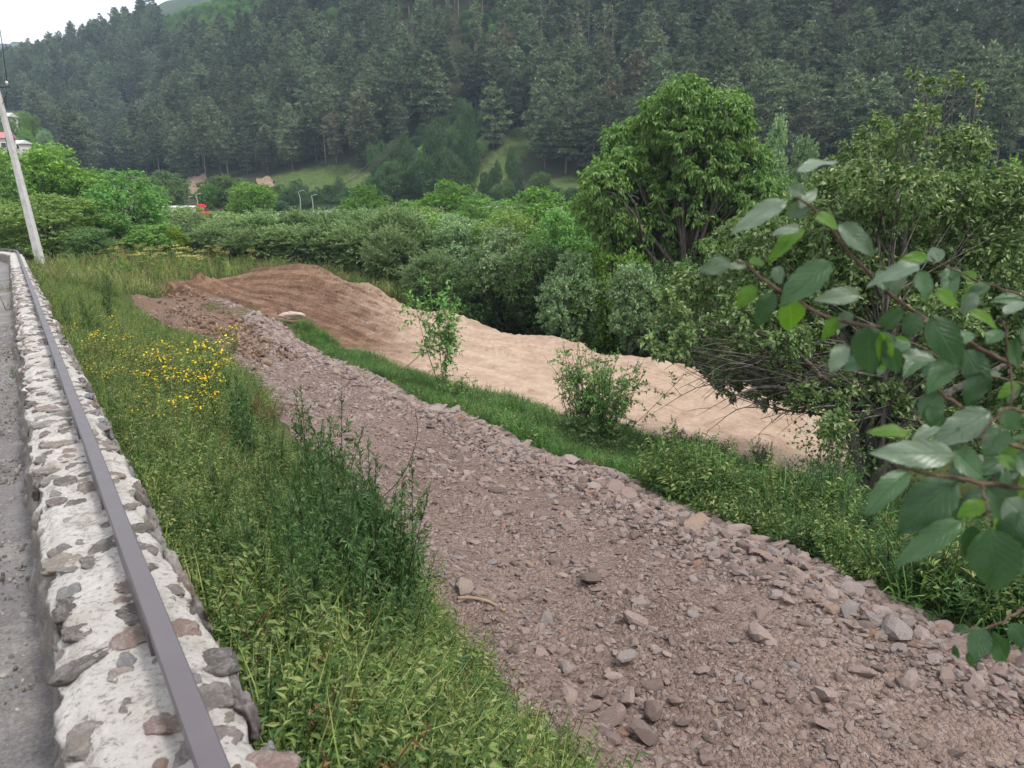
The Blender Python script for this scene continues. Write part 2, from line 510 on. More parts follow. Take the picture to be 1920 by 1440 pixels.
X, Y = fan(rs_near, az_f); Z = HF(X, Y)
Z = Z + .05 * fbm(X * 1.3, Y * 1.3, 5, 3) * smooth(1, 6, np.hypot(X, Y))
def in_strip(x, y, A, B):
    poly = [tuple(q[:2]) for q in A] + [tuple(q[:2]) for q in B[::-1]]
    return inside(x, y, poly)
Z = Z - .3 * in_strip(X, Y, TLw, TRw) - .3 * in_strip(X, Y, FNw[:-2], FFw[:-2])
ground = link('ground', mesh_data('ground', np.stack([X, Y, Z], -1), grid_faces(*X.shape)[:, ::-1], mat_ground, smooth_shade=True))
tag(ground, 'dark soil of the bank and valley floor under the plants', kind='structure')
X, Y = fan(rs_far, az_f); Z = HF(X, Y)
bx, by, bz = project(np.stack([X, Y, Z], -1))
md = (inside(bx, by, CLEARING) | inside(bx, by, MEADOW) | inside(bx, by, MEADOW_R) | inside(bx, by, LEFT_GREEN) | (np.hypot(X, Y) < 135)).astype(float)
hill = link('hillside', mesh_data('hillside', np.stack([X, Y, Z], -1), grid_faces(*X.shape)[:, ::-1], mat_hill, smooth_shade=True, attrs={'meadow': md}))
tag(hill, 'steep forested hillside across the valley', kind='structure')

# ---- strips: gravel ramp and levelled dirt field
def strip(name, WL, WR, us, ts, mat, hfun, label):
    A = resamp(WL, us); B = resamp(WR, us)
    X = A[:, None, 0] + (B - A)[:, None, 0] * ts[None]; Y = A[:, None, 1] + (B - A)[:, None, 1] * ts[None]
    U = np.repeat(us[:, None], len(ts), 1); T = np.repeat(ts[None], len(us), 0)
    wid = np.linalg.norm((B - A)[:, :2], axis=1)[:, None]
    Z = HF(X, Y) + hfun(X, Y, U, T, wid)
    o = link(name, mesh_data(name, np.stack([X, Y, Z], -1), grid_faces(*X.shape)[:, ::-1], mat, smooth_shade=True, attrs={'u': U, 't': T}))
    return tag(o, label, kind='structure')

def edge_taper(T, wid, X, Y, seed, soft=.5):
    d = np.minimum(T, 1 - T) * wid + .45 * fbm(X * .9, Y * .9, seed, 4)
    return d
def track_relief(X, Y, U, T, wid):
    d = edge_taper(T, wid, X, Y, 2)
    h = .045 + .05 * fbm(X * 1.1, Y * 1.1, 6, 4) + .03 * fbm(X * 5, Y * 5, 1, 3)
    # wheel ruts and the loose stone windrow on the outer edge
    for tc in (.30, .66):
        h -= .075 * np.exp(-((T - tc - .04 * vn(U * 9, U * 0, 3)) * wid / .28) ** 2)
    h += .08 * np.exp(-((T - .86) * wid / .6) ** 2) * (1 + 1.2 * vn(X * .8, Y * .8, 8)) * smooth(.03, .2, U)
    h += .07 * np.exp(-((T - .06) * wid / .35) ** 2)
    return np.where(d > 0, np.maximum(h, .02) * smooth(0, .3, d), 0) - .1 * smooth(.05, -.5, d) - .4 * smooth(-.35, -.8, d)
mat_track, N, L = new_mat('crushed_stone')
b, o = principled(N, L, .92, .15)
co = coord(N)
v1 = N.new('ShaderNodeTexVoronoi'); v1.inputs['Scale'].default_value = 26; L.new(co, v1.inputs['Vector'])
v2 = N.new('ShaderNodeTexVoronoi'); v2.inputs['Scale'].default_value = 70; L.new(co, v2.inputs['Vector'])
n1 = tex_noise(N, L, .55, 5, .6, co); n2 = tex_noise(N, L, 14, 6, .7, co)
sep = N.new('ShaderNodeSeparateColor'); L.new(v1.outputs['Color'], sep.inputs[0])
cs = ramp(N, L, sep.outputs[0], [(0, (.09, .066, .056)), (.35, (.205, .15, .13)), (.8, (.28, .213, .186)), (1, (.36, .29, .255))])
cd = ramp(N, L, n1, [(.33, (.18, .122, .098)), (.5, (.24, .17, .14)), (.67, (.32, .236, .19))])
c = mixc(N, L, ramp(N, L, n2, [(.4, (0, 0, 0)), (.6, (1, 1, 1))]), cd, cs)
hu = math_n(N, L, 'ADD', attr(N, 'u'), math_n(N, L, 'MULTIPLY', math_n(N, L, 'SUBTRACT', n1, .5), .5))
hu = math_n(N, L, 'ADD', hu, math_n(N, L, 'MULTIPLY', attr(N, 't'), -.12))
c = mixc(N, L, ramp(N, L, hu, [(.52, (0, 0, 0)), (.66, (1, 1, 1))]), c, ramp(N, L, n2, [(.35, (.155, .095, .066)), (.6, (.25, .165, .12))]))
L.new(c, b.inputs['Base Color'])
hh = math_n(N, L, 'ADD', math_n(N, L, 'MULTIPLY', v1.outputs['Distance'], -1.0), math_n(N, L, 'MULTIPLY', n2, .8))
hh = math_n(N, L, 'ADD', hh, math_n(N, L, 'MULTIPLY', v2.outputs['Distance'], -.4))
bump(N, L, b, hh, 1.0, .05)
us = np.linspace(0, 1, 620) ** 1.6; ts = np.linspace(-.16, 1.16, 110)
strip('gravel_track', TLw, TRw, us, ts, mat_track, track_relief, 'access ramp of crushed grey and pinkish stone running down to the field')

STREAK = {}  # darker tone in the sunken track ribs and in lengthwise streaks
_tr = resamp(TRw, np.linspace(0, 1, 400))
FNs = FNw.copy()
for _k in range(2, len(FNs)):
    _n = _tr[np.argmin(((_tr[:, :2] - FNs[_k, :2]) ** 2).sum(1))]; FNs[_k] += .30 * (_n - FNs[_k])
def field_relief(X, Y, U, T, wid):
    d = edge_taper(T, wid, X, Y, 4)
    h = .05 + .03 * fbm(X * .4, Y * .4, 3, 4) + .014 * fbm(X * 4, Y * 4, 7, 3)
    s = U * 46.0
    STREAK['a'] = np.zeros_like(U)
    # crawler tracks: pairs of sunken ribbed bands sweeping along the field
    rs = np.random.default_rng(5)
    for k in range(24):
        t0 = rs.uniform(.05, .95); a = rs.uniform(-.25, .25); ph = rs.uniform(0, 6); am = rs.uniform(.02, .12)
        s0 = rs.uniform(-6, 24); s1 = s0 + rs.uniform(12, 30)
        for off in (-.8, .8):
            tc = t0 + a * (U - .4) + am * np.sin(U * 5 + ph)
            q = (T - tc) * wid + off
            env = smooth(s0, s0 + 2, s) * smooth(s1, s1 - 2, s) * (1 - .6 * smooth(.35, .6, U))
            band = np.exp(-(q / .22) ** 4)
            rib = .5 + .5 * np.sin(s * 2 * math.pi / .42 + k)
            h += env * (-.045 * band * (.5 + .9 * rib) + .05 * np.exp(-((np.abs(q) - .33) / .08) ** 2)); STREAK['a'] = np.maximum(STREAK['a'], env * (band * (.35 + .65 * rib) * (.6 + vn(s * .8, T * 9, k)) ))
    # crumbly lip along the river edge, pushed-up heap at the far left
    h += (.15 + .12 * vn(s * .7, 0 * s, 9) + .10 * vn(s * 3.1, 0 * s, 4)) * np.exp(-((1 - T) * wid / .5 - .6) ** 2) * smooth(.1, .3, U)
    hx, hy = P(560, 512, 41.5)[:2]
    h += .5 * np.exp(-(((X - hx) / 4.5) ** 2 + ((Y - hy) / 2.2) ** 2))
    hx, hy = P(370, 552, 35)[:2]
    e = np.exp(-(((X - hx) / 1.6) ** 2 + ((Y - hy) / 1.5) ** 2)); h += e * (.75 + .5 * fbm(X * 2.5, Y * 2.5, 2, 4))
    return np.where(d > 0, np.maximum(h, .02) * smooth(0, .35, d), 0) - .12 * smooth(.05, -.6, d) - .4 * smooth(-.4, -.9, d)
mat_field, N, L = new_mat('bulldozed_earth')
b, o = principled(N, L, .95, .1)
co = coord(N)
n1 = tex_noise(N, L, .45, 6, .62, co); n2 = tex_noise(N, L, 9, 6, .7, co); n3 = tex_noise(N, L, 1.6, 5, .65, co, dist=.6)
br = ramp(N, L, n3, [(.32, (.115, .065, .042)), (.5, (.17, .10, .066)), (.66, (.24, .155, .105))])
sa = ramp(N, L, n3, [(.32, (.31, .215, .155)), (.5, (.395, .29, .218)), (.66, (.46, .35, .27))])
f = math_n(N, L, 'ADD', math_n(N, L, 'MULTIPLY', attr(N, 'u'), 1.0), math_n(N, L, 'MULTIPLY', math_n(N, L, 'SUBTRACT', attr(N, 't'), .5), .24))
f = math_n(N, L, 'ADD', f, math_n(N, L, 'MULTIPLY', math_n(N, L, 'SUBTRACT', n1, .5), .35))
f = ramp(N, L, f, [(.36, (0, 0, 0)), (.58, (1, 1, 1))])
c = mixc(N, L, f, br, sa)
c = mixc(N, L, math_n(N, L, 'MULTIPLY', attr(N, 'streak'), math_n(N, L, 'SUBTRACT', .95, math_n(N, L, 'MULTIPLY', f, .65))), c, mixc(N, L, .62, c, (.055, .032, .02)))
c = mixc(N, L, 1.0, c, ramp(N, L, n2, [(.3, (.82, .82, .82)), (.7, (1.1, 1.1, 1.1))]), 'MULTIPLY')
L.new(c, b.inputs['Base Color']); bump(N, L, b, n2, .9, .06)
us = np.linspace(0, 1, 760) ; ts = np.linspace(-.25, 1.12, 230)
fo = strip('dirt_field', FNs[:-2], FFw[:-2], us, ts, mat_field, field_relief, 'levelled field of bare brown and sandy earth with machine tracks')
_s = np.repeat(us[:, None] * 46, len(ts), 1); _t = np.repeat(ts[None], len(us), 0)
STREAK['a'] = np.clip(STREAK['a'] + 2.4 * np.clip(fbm(_s * .12, _t * 15 + _s * .10 + 1.2 * np.sin(_s * .16), 3, 3), 0, 1) * (.35 + .65 * smooth(.75, .3, _s / 46)), 0, 1)
_l = fo.data.attributes.new('streak', 'FLOAT', 'POINT'); _l.data.foreach_set('value', STREAK['a'].astype(np.float32).ravel())

# ---- pavement beside the wall
def road_strip(name, s_arr, t_arr, dz, mat, label):
    S, T = np.meshgrid(s_arr, t_arr, indexing='ij'); x, y = wall_xy(S, T)
    Z = road_z(S) + dz + .012 * fbm(x * .8, y * .8, 5, 3) + .004 * fbm(x * 9, y * 9, 2, 3)
    Z += .035 * smooth(-.5, -.16, T) * (.5 + vn(x * 3, y * 3, 6)) 
    o = link(name, mesh_data(name, np.stack([x, y, Z], -1), grid_faces(*x.shape), mat, smooth_shade=True))
    return tag(o, label, kind='structure')
mat_asph, N, L = new_mat('old_asphalt')
b, o = principled(N, L, .9, .2)
co = coord(N)
n1 = tex_noise(N, L, .8, 6, .65, co); n2 = tex_noise(N, L, 60, 5, .75, co); n3 = tex_noise(N, L, 3.2, 6, .7, co, dist=.8)
c = ramp(N, L, n1, [(.35, (.13, .12, .12)), (.55, (.19, .178, .176)), (.7, (.26, .245, .238))])
c = mixc(N, L, 1.0, c, ramp(N, L, n2, [(.3, (.55, .55, .55)), (.65, (1.3, 1.3, 1.3))]), 'MULTIPLY')
c = mixc(N, L, ramp(N, L, n3, [(.56, (0, 0, 0)), (.64, (.45, .45, .45))]), c, (.30, .275, .245))
c = mixc(N, L, ramp(N, L, n3, [(.30, (.8, .8, .8)), (.37, (0, 0, 0))]), c, (.10, .085, .075))
L.new(c, b.inputs['Base Color']); bump(N, L, b, n2, .6, .012)
road_strip('pavement', np.r_[np.linspace(-5, 6, 260), np.linspace(6.05, 60, 300)], np.r_[np.linspace(-7, -1.2, 40), np.linspace(-1.15, .02, 90)], 0, mat_asph, 'worn grey asphalt pavement with sandy patches beside the wall')

# ------------------------------------------------------------------ stone wall
rngw = np.random.default_rng(3)
mat_mortar, N, L = new_mat('pale_mortar')
b, o = principled(N, L, .95, .12)
co = coord(N)
n1 = tex_noise(N, L, 3.5, 6, .65, co); n2 = tex_noise(N, L, 45, 6, .75, co); n3 = tex_noise(N, L, 9, 6, .72, co, dist=.5)
c = ramp(N, L, n1, [(.28, (.34, .30, .265)), (.45, (.47, .44, .41)), (.7, (.56, .535, .51))])
c = mixc(N, L, ramp(N, L, n3, [(.55, (0, 0, 0)), (.66, (.85, .85, .85))]), c, (.25, .225, .20))
c = mixc(N, L, 1.0, c, ramp(N, L, n2, [(.36, (.45, .43, .41)), (.47, (.97, .97, .97)), (.7, (1.08, 1.08, 1.08))]), 'MULTIPLY')
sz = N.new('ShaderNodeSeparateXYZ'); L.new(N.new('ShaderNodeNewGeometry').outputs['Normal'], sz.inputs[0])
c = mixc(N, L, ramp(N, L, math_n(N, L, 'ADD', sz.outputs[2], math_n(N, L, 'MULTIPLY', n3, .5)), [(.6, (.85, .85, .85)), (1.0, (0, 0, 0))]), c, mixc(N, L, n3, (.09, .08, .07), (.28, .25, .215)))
L.new(c, b.inputs['Base Color']); bump(N, L, b, math_n(N, L, 'ADD', n2, n3), 1.0, .016)
T_L, T_R = -.06, .30
prof = []
for k in np.linspace(0, 1, 14): prof.append((-.155 + .08 * k, -WALL_H - .05 + (WALL_H + .02) * k, 0))
for k in np.linspace(0, 1, 44)[1:]: prof.append((T_L - .015 + (T_R - T_L + .03) * k, .012 * math.sin(math.pi * k), 1))
for k in np.linspace(0, 1, 12)[1:]: prof.append((T_R + .02 + .05 * k, -.01 - 1.15 * k, 2))
prof = np.array(prof)
s_w = np.r_[np.arange(.3, 5, .014), np.arange(5, 12, .03), np.arange(12, 28, .08), np.arange(28, 68, .25)]
S, K = np.meshgrid(s_w, np.arange(len(prof)), indexing='ij')
T = prof[K, 0]; Zr = prof[K, 1]; side = prof[K, 2]
A1 = S * 2.2; 
edge_r = .05 * fbm(S * 3.3, S * 0 + 3, 1, 4) + .025 * vn(S * 11, S * 0, 5); edge_l = .04 * fbm(S * 3.1, S * 0 + 8, 2, 4)
wt = smooth(T_L, T_R, T)
T = T + np.where(side == 0, edge_l, wt * edge_r + (1 - wt) * edge_l) + np.where(side != 1, .05 * fbm(S * 7, Zr * 9, 4, 5) + .02 * fbm(S * 25, Zr * 25, 7, 3), 0)
Zr = Zr + np.where(side == 1, .022 * fbm(S * 7, T * 7, 6, 4) + .008 * fbm(S * 28, T * 28, 3, 3), 0)
Zr = Zr - np.where(side == 1, .03 * (smooth(T_L + .05, T_L - .02, T) + smooth(T_R - .05, T_R + .02, T)), 0)
wx, wy = wall_xy(S, T); wz = wall_top(S) + Zr
wall = empty('stone_wall', wall_pt(np.array(0.), np.array(.1), road_z(0.)), 'low rubble stone wall with pale mortar along the pavement', 'wall')
def child(name, me, par, M=None):
    o = bpy.data.objects.new(name, me); COL.objects.link(o); o.parent = par
    if M is not None: o.matrix_local = M
    return o
wl0 = np.array(wall.location)
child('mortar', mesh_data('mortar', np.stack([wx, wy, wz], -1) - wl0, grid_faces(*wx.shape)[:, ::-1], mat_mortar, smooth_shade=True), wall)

mat_wstone = rock_mat('wall_stone', [(0, (.10, .09, .085)), (.18, (.155, .14, .13)), (.36, (.20, .175, .15)), (.5, (.18, .19, .21)), (.6, (.24, .215, .185)), (.72, (.23, .165, .145)), (.82, (.26, .25, .225)), (.92, (.16, .13, .135)), (1, (.32, .30, .27))], 9, lime=.25)
def ico(sub):
    bm = bmesh.new(); bmesh.ops.create_icosphere(bm, subdivisions=sub, radius=1)
    V = np.array([v.co[:] for v in bm.verts]); Fc = np.array([[v.index for v in f.verts] for f in bm.faces]); bm.free(); return V, Fc
def rock_mesh(name, seed, mat, sub=2, flat=.5, planes=9, rough=.06, box=.78):
    """angular stone: a ball cut by random planes, then roughened"""
    r = np.random.default_rng(seed); V, Fc = ico(sub)
    Nn = unit(r.normal(size=(planes, 3)))
    d = r.uniform(box - .22, box + .12, planes)
    for n_, k in zip(Nn, d):
        q = V @ n_; m = q > k
        V[m] -= (q[m] - k)[:, None] * n_
    for i in range(len(V)):
        V[i] *= 1 + rough * mnoise.noise(Vector(V[i] * 2.2) + Vector((seed, 0, 0))) * 2
    V *= [1, r.uniform(.6, .9), flat * r.uniform(.75, 1.15)]
    return mesh_data(name, V, Fc, mat, smooth_shade=False)
wstones = []
for k in range(12):
    r = np.random.default_rng(50 + k); V, Fc = ico(4)
    Nn = unit(np.c_[r.normal(size=(7, 2)), r.normal(size=7) * .15]); d = r.uniform(.68, .98, 7)
    for n_, kk in zip(Nn, d):
        q = V @ n_; m = q > kk; V[m] -= (q[m] - kk)[:, None] * n_
    for i in range(len(V)):
        p_ = Vector(V[i]); V[i] *= 1 + .30 * mnoise.noise(p_ * 1.6 + Vector((k * 7, 0, 0))) + .13 * mnoise.noise(p_ * 4.5 + Vector((0, k * 5, 0)))
    zt = V[:, 2].copy(); tilt = r.normal(size=2) * .06
    V[:, 2] = np.minimum(zt * .5, .26 + V[:, 0] * tilt[0] + V[:, 1] * tilt[1])
    for i in range(len(V)):
        V[i, 2] += .09 * mnoise.noise(Vector((V[i, 0] * 4, V[i, 1] * 4, k))) + .06 * mnoise.noise(Vector((V[i, 0] * 9, V[i, 1] * 11, k)))
    wstones.append(mesh_data('stone', V, Fc, mat_wstone, smooth_shade=True))
# stones laid in the top and both faces: dart throwing along the wall
spots = [(1.62, -.02, .095, 1), (1.86, -.03, .06, 1), (2.6, -.02, .07, 1), (1.5, .30, .07, 1), (2.02, .30, .075, 1)]
def try_stone(s, t, ra, face):
    for (s2, t2, r2, f2) in reversed(spots[-90:]):
        if f2 == face and (s - s2) ** 2 + (t - t2) ** 2 < (.92 * (ra + r2)) ** 2: return False
    spots.append((s, t, ra, face)); return True
s = .5
while s < 24:
    for _ in range(15):
        ra = rngw.choice([.03, .048, .064, .082], p=[.15, .3, .35, .2])
        try_stone(s + rngw.uniform(0, .16), rngw.uniform(T_L + .03, T_R - .012), ra, 1)
    for _ in range(3):
        try_stone(s + rngw.uniform(0, .16), rngw.uniform(-.28, -.06), rngw.uniform(.05, .08), 0) if rngw.random() < .6 else None
    if s < 9: try_stone(s + rngw.uniform(0, .16), rngw.uniform(-.14, -.07), rngw.uniform(.06, .09), 2)
    s += .10
spots.sort()
n_st = 0; rest = []
for (s, t, ra, face) in spots:
    asp = 1.4 if ra > .09 else rngw.uniform(1.05, 1.75); a = ra * math.sqrt(asp); b_ = ra / math.sqrt(asp) * 1.1
    if face == 1:
        edge = t > T_R - .05
        q = wall_pt(np.array(s), np.array(t), wall_top(s) + .012 * math.sin(math.pi * np.clip((t - T_L) / (T_R - T_L), 0, 1)) - ra * .235 - (.01 if edge else 0))
        R = Matrix.Rotation(rngw.uniform(0, 6.28), 4, 'Z') @ Matrix.Rotation(rngw.normal() * .08, 4, 'X')
        if edge or t < T_L + .03: R = R @ Matrix.Rotation(rngw.normal() * .18, 4, 'Y')
        sc = (a, b_, ra * 1.0)
    else:
        tt = -.115 - .12 * t if face == 0 else T_R + .03 + .05 * (-t)
        q = wall_pt(np.array(s), np.array(tt + (.02 if face == 0 else 0)), wall_top(s) + t)
        out = Vector((-E_T[0], -E_T[1], .25)) if face == 0 else Vector((E_T[0], E_T[1], .1))
        R = out.to_track_quat('Z', 'Y').to_matrix().to_4x4() @ Matrix.Rotation(rngw.uniform(0, 6.28), 4, 'Z')
        sc = (a, b_, ra * .9)
    M = Matrix.Translation(Vector(q - wl0)) @ R @ Matrix.Diagonal((*sc, 1))
    if n_st < 298:
        child('stone', wstones[rngw.integers(12)], wall, M); n_st += 1
    else:
        rest.append((M, rngw.integers(12)))
if rest:
    pts = np.array([m.to_translation()[:] for m, _ in rest]); rot = np.array([m.to_euler()[:] for m, _ in rest]); scl = np.array([m.to_scale()[:] for m, _ in rest])
    scatter_gn('wall_stones', pts, rot, scl, [i for _, i in rest], wstones, parent=wall)

# ------------------------------------------------------------------ steel handrail on the wall
mat_rail, N, L = new_mat('brown_grey_paint'); b, o = principled(N, L, .45, .4)
n1 = tex_noise(N, L, 5, 5, .6, coord(N)); n2 = tex_noise(N, L, 50, 4, .7, coord(N))
c = ramp(N, L, n1, [(.3, (.082, .070, .076)), (.7, (.108, .095, .103))])
c = mixc(N, L, ramp(N, L, n2, [(.66, (0, 0, 0)), (.75, (.5, .5, .5))]), c, (.16, .09, .06))
L.new(c, b.inputs['Base Color']); L.new(ramp(N, L, n1, [(.3, (.3, .3, .3)), (.7, (.5, .5, .5))]), b.inputs['Roughness'])
mat_gal = flat_mat('pale_grey_paint', (.45, .46, .46), .5, .4)
RT = .182
railing = empty('metal_railing', wall_pt(np.array(1.), np.array(RT), wall_top(1.)), 'flat brown-grey steel handrail fixed along the top of the stone wall', 'railing')
rl0 = np.array(railing.location)
ss = np.r_[np.arange(.3, 27, .5), np.arange(27, 60, .5)]
sec = [(-.03, -.016), (-.027, -.02), (.027, -.02), (.03, -.016), (.03, .016), (.027, .02), (-.027, .02), (-.03, .016)]
V = np.concatenate([np.array([wall_pt(np.array(s), np.array(RT + a), wall_top(s) + .10 + h) for a, h in sec]) + np.array([.004 * vn(s * .9, 0., 2), .004 * vn(s * .8, 0., 3), .008 * vn(s * .7, 0., 5)]) for s in ss]) - rl0
q = []
n8 = len(sec)
for i in range(len(ss) - 1):
    for j in range(n8): q.append([i * n8 + j, i * n8 + (j + 1) % n8, (i + 1) * n8 + (j + 1) % n8, (i + 1) * n8 + j])
child('rail', mesh_data('rail', V, tris(np.array(q)), mat_rail), railing)
brk = np.array([[x, y, z] for x in (-.008, .008) for y, z in ((0, -.095), (0, .0), (.85, .0), (.85, -.025))])
brf = np.array([[0, 1, 2, 3], [7, 6, 5, 4], [0, 4, 5, 1], [1, 5, 6, 2], [2, 6, 7, 3], [3, 7, 4, 0]])
Vp, Fp = box(0, 0, 0, .036, .036, .14)
bmesh_ = mesh_data('bracket', brk, tris(brf), mat_rail)
pm = mesh_data('post', Vp, Fp, mat_rail)
for s in np.arange(2.16, 56, 1.32):
    qd = wall_pt(np.array(s), np.array(RT - .005), wall_top(s) + .02) - rl0
    child('bracket', bmesh_, railing, Matrix.Translation(Vector(wall_pt(np.array(s - .02), np.array(RT - .022), wall_top(s) + .082) - rl0)) @ Matrix.Rotation(PSI + max(0, s - S_BEND) / R_BEND, 4, 'Z') @ Matrix.Rotation(math.atan(SLOPE), 4, 'X'))
    child('post', pm, railing, Matrix.Translation(Vector(qd)) @ Matrix.Rotation(PSI + max(0, s - S_BEND) / R_BEND, 4, 'Z'))

# ------------------------------------------------------------------ plants: generators
def leaves_on(B, T, n, L, W, rng, t0=.15, t1=1.0, spread=.8, droop=.15, upn=.7, fwd=.6, fold=.12, curl=.1, taper=0.0, nrand=.5):
    """n leaves along every segment B->T; each leaf is a folded four-point blade"""
    m = len(B)
    if m == 0: return np.zeros((0, 3)), np.zeros((0, 3), int), np.zeros(0)
    A = T - B; a = unit(A)[:, None]
    t = t0 + (t1 - t0) * (np.arange(n)[None] + rng.random((m, n))) / n
    p = B[:, None] + A[:, None] * t[..., None]
    r = rng.normal(size=(m, n, 3)); perp = unit(r - (r * a).sum(-1, keepdims=True) * a)
    D = unit(a * fwd + perp * spread + np.array([0, 0, -droop]) + rng.normal(size=(m, n, 3)) * .12)
    Nn = rng.normal(size=(m, n, 3)) * nrand + np.array([0, 0, upn])
    Nn = unit(Nn - (Nn * D).sum(-1, keepdims=True) * D)
    S = np.cross(D, Nn)
    l = L * rng.uniform(.65, 1.3, (m, n)) * (1 - taper * t); w = l * (W / L)
    l = l[..., None]; w = w[..., None]
    v0 = p; vm = p + D * l * .45
    v1 = vm + S * w * .5 + Nn * w * fold; v3 = vm - S * w * .5 + Nn * w * fold
    v2 = p + D * l - Nn * l * curl
    V = np.stack([v0, v1, v2, v3], 2).reshape(-1, 3)
    k = np.arange(m * n) * 4
    Fc = np.concatenate([np.stack([k, k + 1, k + 2], -1), np.stack([k, k + 2, k + 3], -1)])
    v = np.repeat(rng.random(m * n), 4)
    return V, Fc, v

def segs_on(B, T, n, L, rng, t0=.2, t1=1., spread=.8, fwd=.6, up=0.0, taper=0.3):
    m = len(B); A = T - B; a = unit(A)[:, None]
    t = t0 + (t1 - t0) * (np.arange(n)[None] + rng.random((m, n))) / n
    p = B[:, None] + A[:, None] * t[..., None]
    r = rng.normal(size=(m, n, 3)); perp = unit(r - (r * a).sum(-1, keepdims=True) * a)
    D = unit(a * fwd + perp * spread + np.array([0, 0, up]))
    l = L * rng.uniform(.6, 1.25, (m, n)) * (1 - taper * t)
    return p.reshape(-1, 3), (p + D * l[..., None]).reshape(-1, 3)

def crown(lobes, sprigs, nl, L, W, rng, up=.25, r0=.45, r1=(.75, 1.15), compound=0, leaf=None, zsq=.85, **kw):
    """lobes (n,4): centres and radii of leaf clumps -> leaf mesh arrays; sprigs may vary with clump size"""
    lobes = np.asarray(lobes, float); med = np.median(lobes[:, 3])
    Bs, Ts = [], []
    for x, y, z, R in lobes:
        k = max(4, int(sprigs * (R / med) ** 2))
        d = unit(rng.normal(size=(k, 3)) + np.array([0, 0, up])); d[:, 2] *= zsq
        c_ = np.array([x, y, z])
        Bs.append(c_ + d * R * r0 * rng.uniform(.6, 1.2, (k, 1)))
        Ts.append(c_ + d * R * rng.uniform(r1[0], r1[1], (k, 1)) + np.array([0, 0, .06 * R]) * rng.normal(size=(k, 1)))
    B = np.concatenate(Bs); T = np.concatenate(Ts)
    if compound:
        B, T = segs_on(B, T, compound, leaf, rng, spread=.8, fwd=.6, up=-.35)
    return leaves_on(B, T, nl, L, W, rng, **kw)

def limbs(lobes, base, h, r, rng, fork=.35, stems=1, k=6, bend=.12, lean=(0, 0)):
    """trunk and a limb to every clump"""
    lobes = np.asarray(lobes, float); base = np.asarray(base, float)
    parts = []
    for s in range(stems):
        off = np.array([rng.normal() * r * 1.2, rng.normal() * r * 1.2, 0]) * (stems > 1)
        mine = lobes[s::stems]
        if len(mine) == 0: continue
        ctr = mine[:, :3].mean(0)
        fk = base + off + np.array([(ctr[0] - base[0]) * fork * .7 + lean[0], (ctr[1] - base[1]) * fork * .7 + lean[1], h * fork])
        topz = base + off + (ctr - base) * np.array([1, 1, 1]); topz[2] = max(base[2] + h * .85, fk[2] + .1)
        rs = r / math.sqrt(stems)
        b0 = base + off - np.array([0, 0, .25])
        pts = curve_pts([b0, .5 * (b0 + fk) + rng.normal(size=3) * h * .03, fk, .5 * (fk + topz) + rng.normal(size=3) * h * .03, topz], 14)
        parts.append(tube(pts, rs * np.linspace(1.25, .18, 14), k))
        for q in mine:
            e = q[:3] + rng.normal(size=3) * q[3] * .25
            i = int(np.clip((e[2] - b0[2]) / max(topz[2] - b0[2], .1) * .62 * 13 + rng.normal(), 3, 12)); st = pts[i]
            m_ = .5 * (st + e) + np.array([0, 0, -abs(bend) * np.linalg.norm(e - st)]) * rng.uniform(-.4, 1)
            parts.append(tube(curve_pts([st, m_, e], 7), rs * .42 * np.linspace(1, .16, 7), 5))
            for _ in range(2):
                e2 = q[:3] + unit(rng.normal(size=3)) * q[3] * .9
                parts.append(tube(curve_pts([m_, .5 * (m_ + e2) + rng.normal(size=3) * .05 * h, e2], 5), rs * .16 * np.linspace(1, .2, 5), 4))
    V, Fc, _ = cat(parts)
    return V, Fc

def envelope(rng, n, w, h, z0, R, shape='round'):
    """clump centres spread through a crown"""
    out = []; tries = 0
    while len(out) < n and tries < 4000:
        tries += 1
        d = unit(rng.normal(size=3)); k = rng.uniform(.35, 1) ** .5
        x, y, zz = d * k
        zc = z0 + (h - z0) * (.5 + .5 * zz)
        f = (zc - z0) / (h - z0)
        if shape == 'round': wf = math.sqrt(max(0, 1 - (2 * f - .85) ** 2 * .75))
        elif shape == 'cone': wf = 1.15 * (1 - f) ** .8 + .08
        elif shape == 'vase': wf = .55 + .5 * f if f < .75 else .93 * math.sqrt(max(0, (1.05 - f) / .3))
        else: wf = 1
        wf = min(wf, 1.1)
        r = R * rng.uniform(.65, 1.25)
        c_ = np.array([x * (w / 2 - r * .7) * wf, y * (w / 2 - r * .7) * wf, min(zc, h - r * .8)])
        if all(np.linalg.norm(c_ - o[:3]) > .55 * (r + o[3]) for o in out): out.append(np.array([*c_, r]))
    return np.array(out)

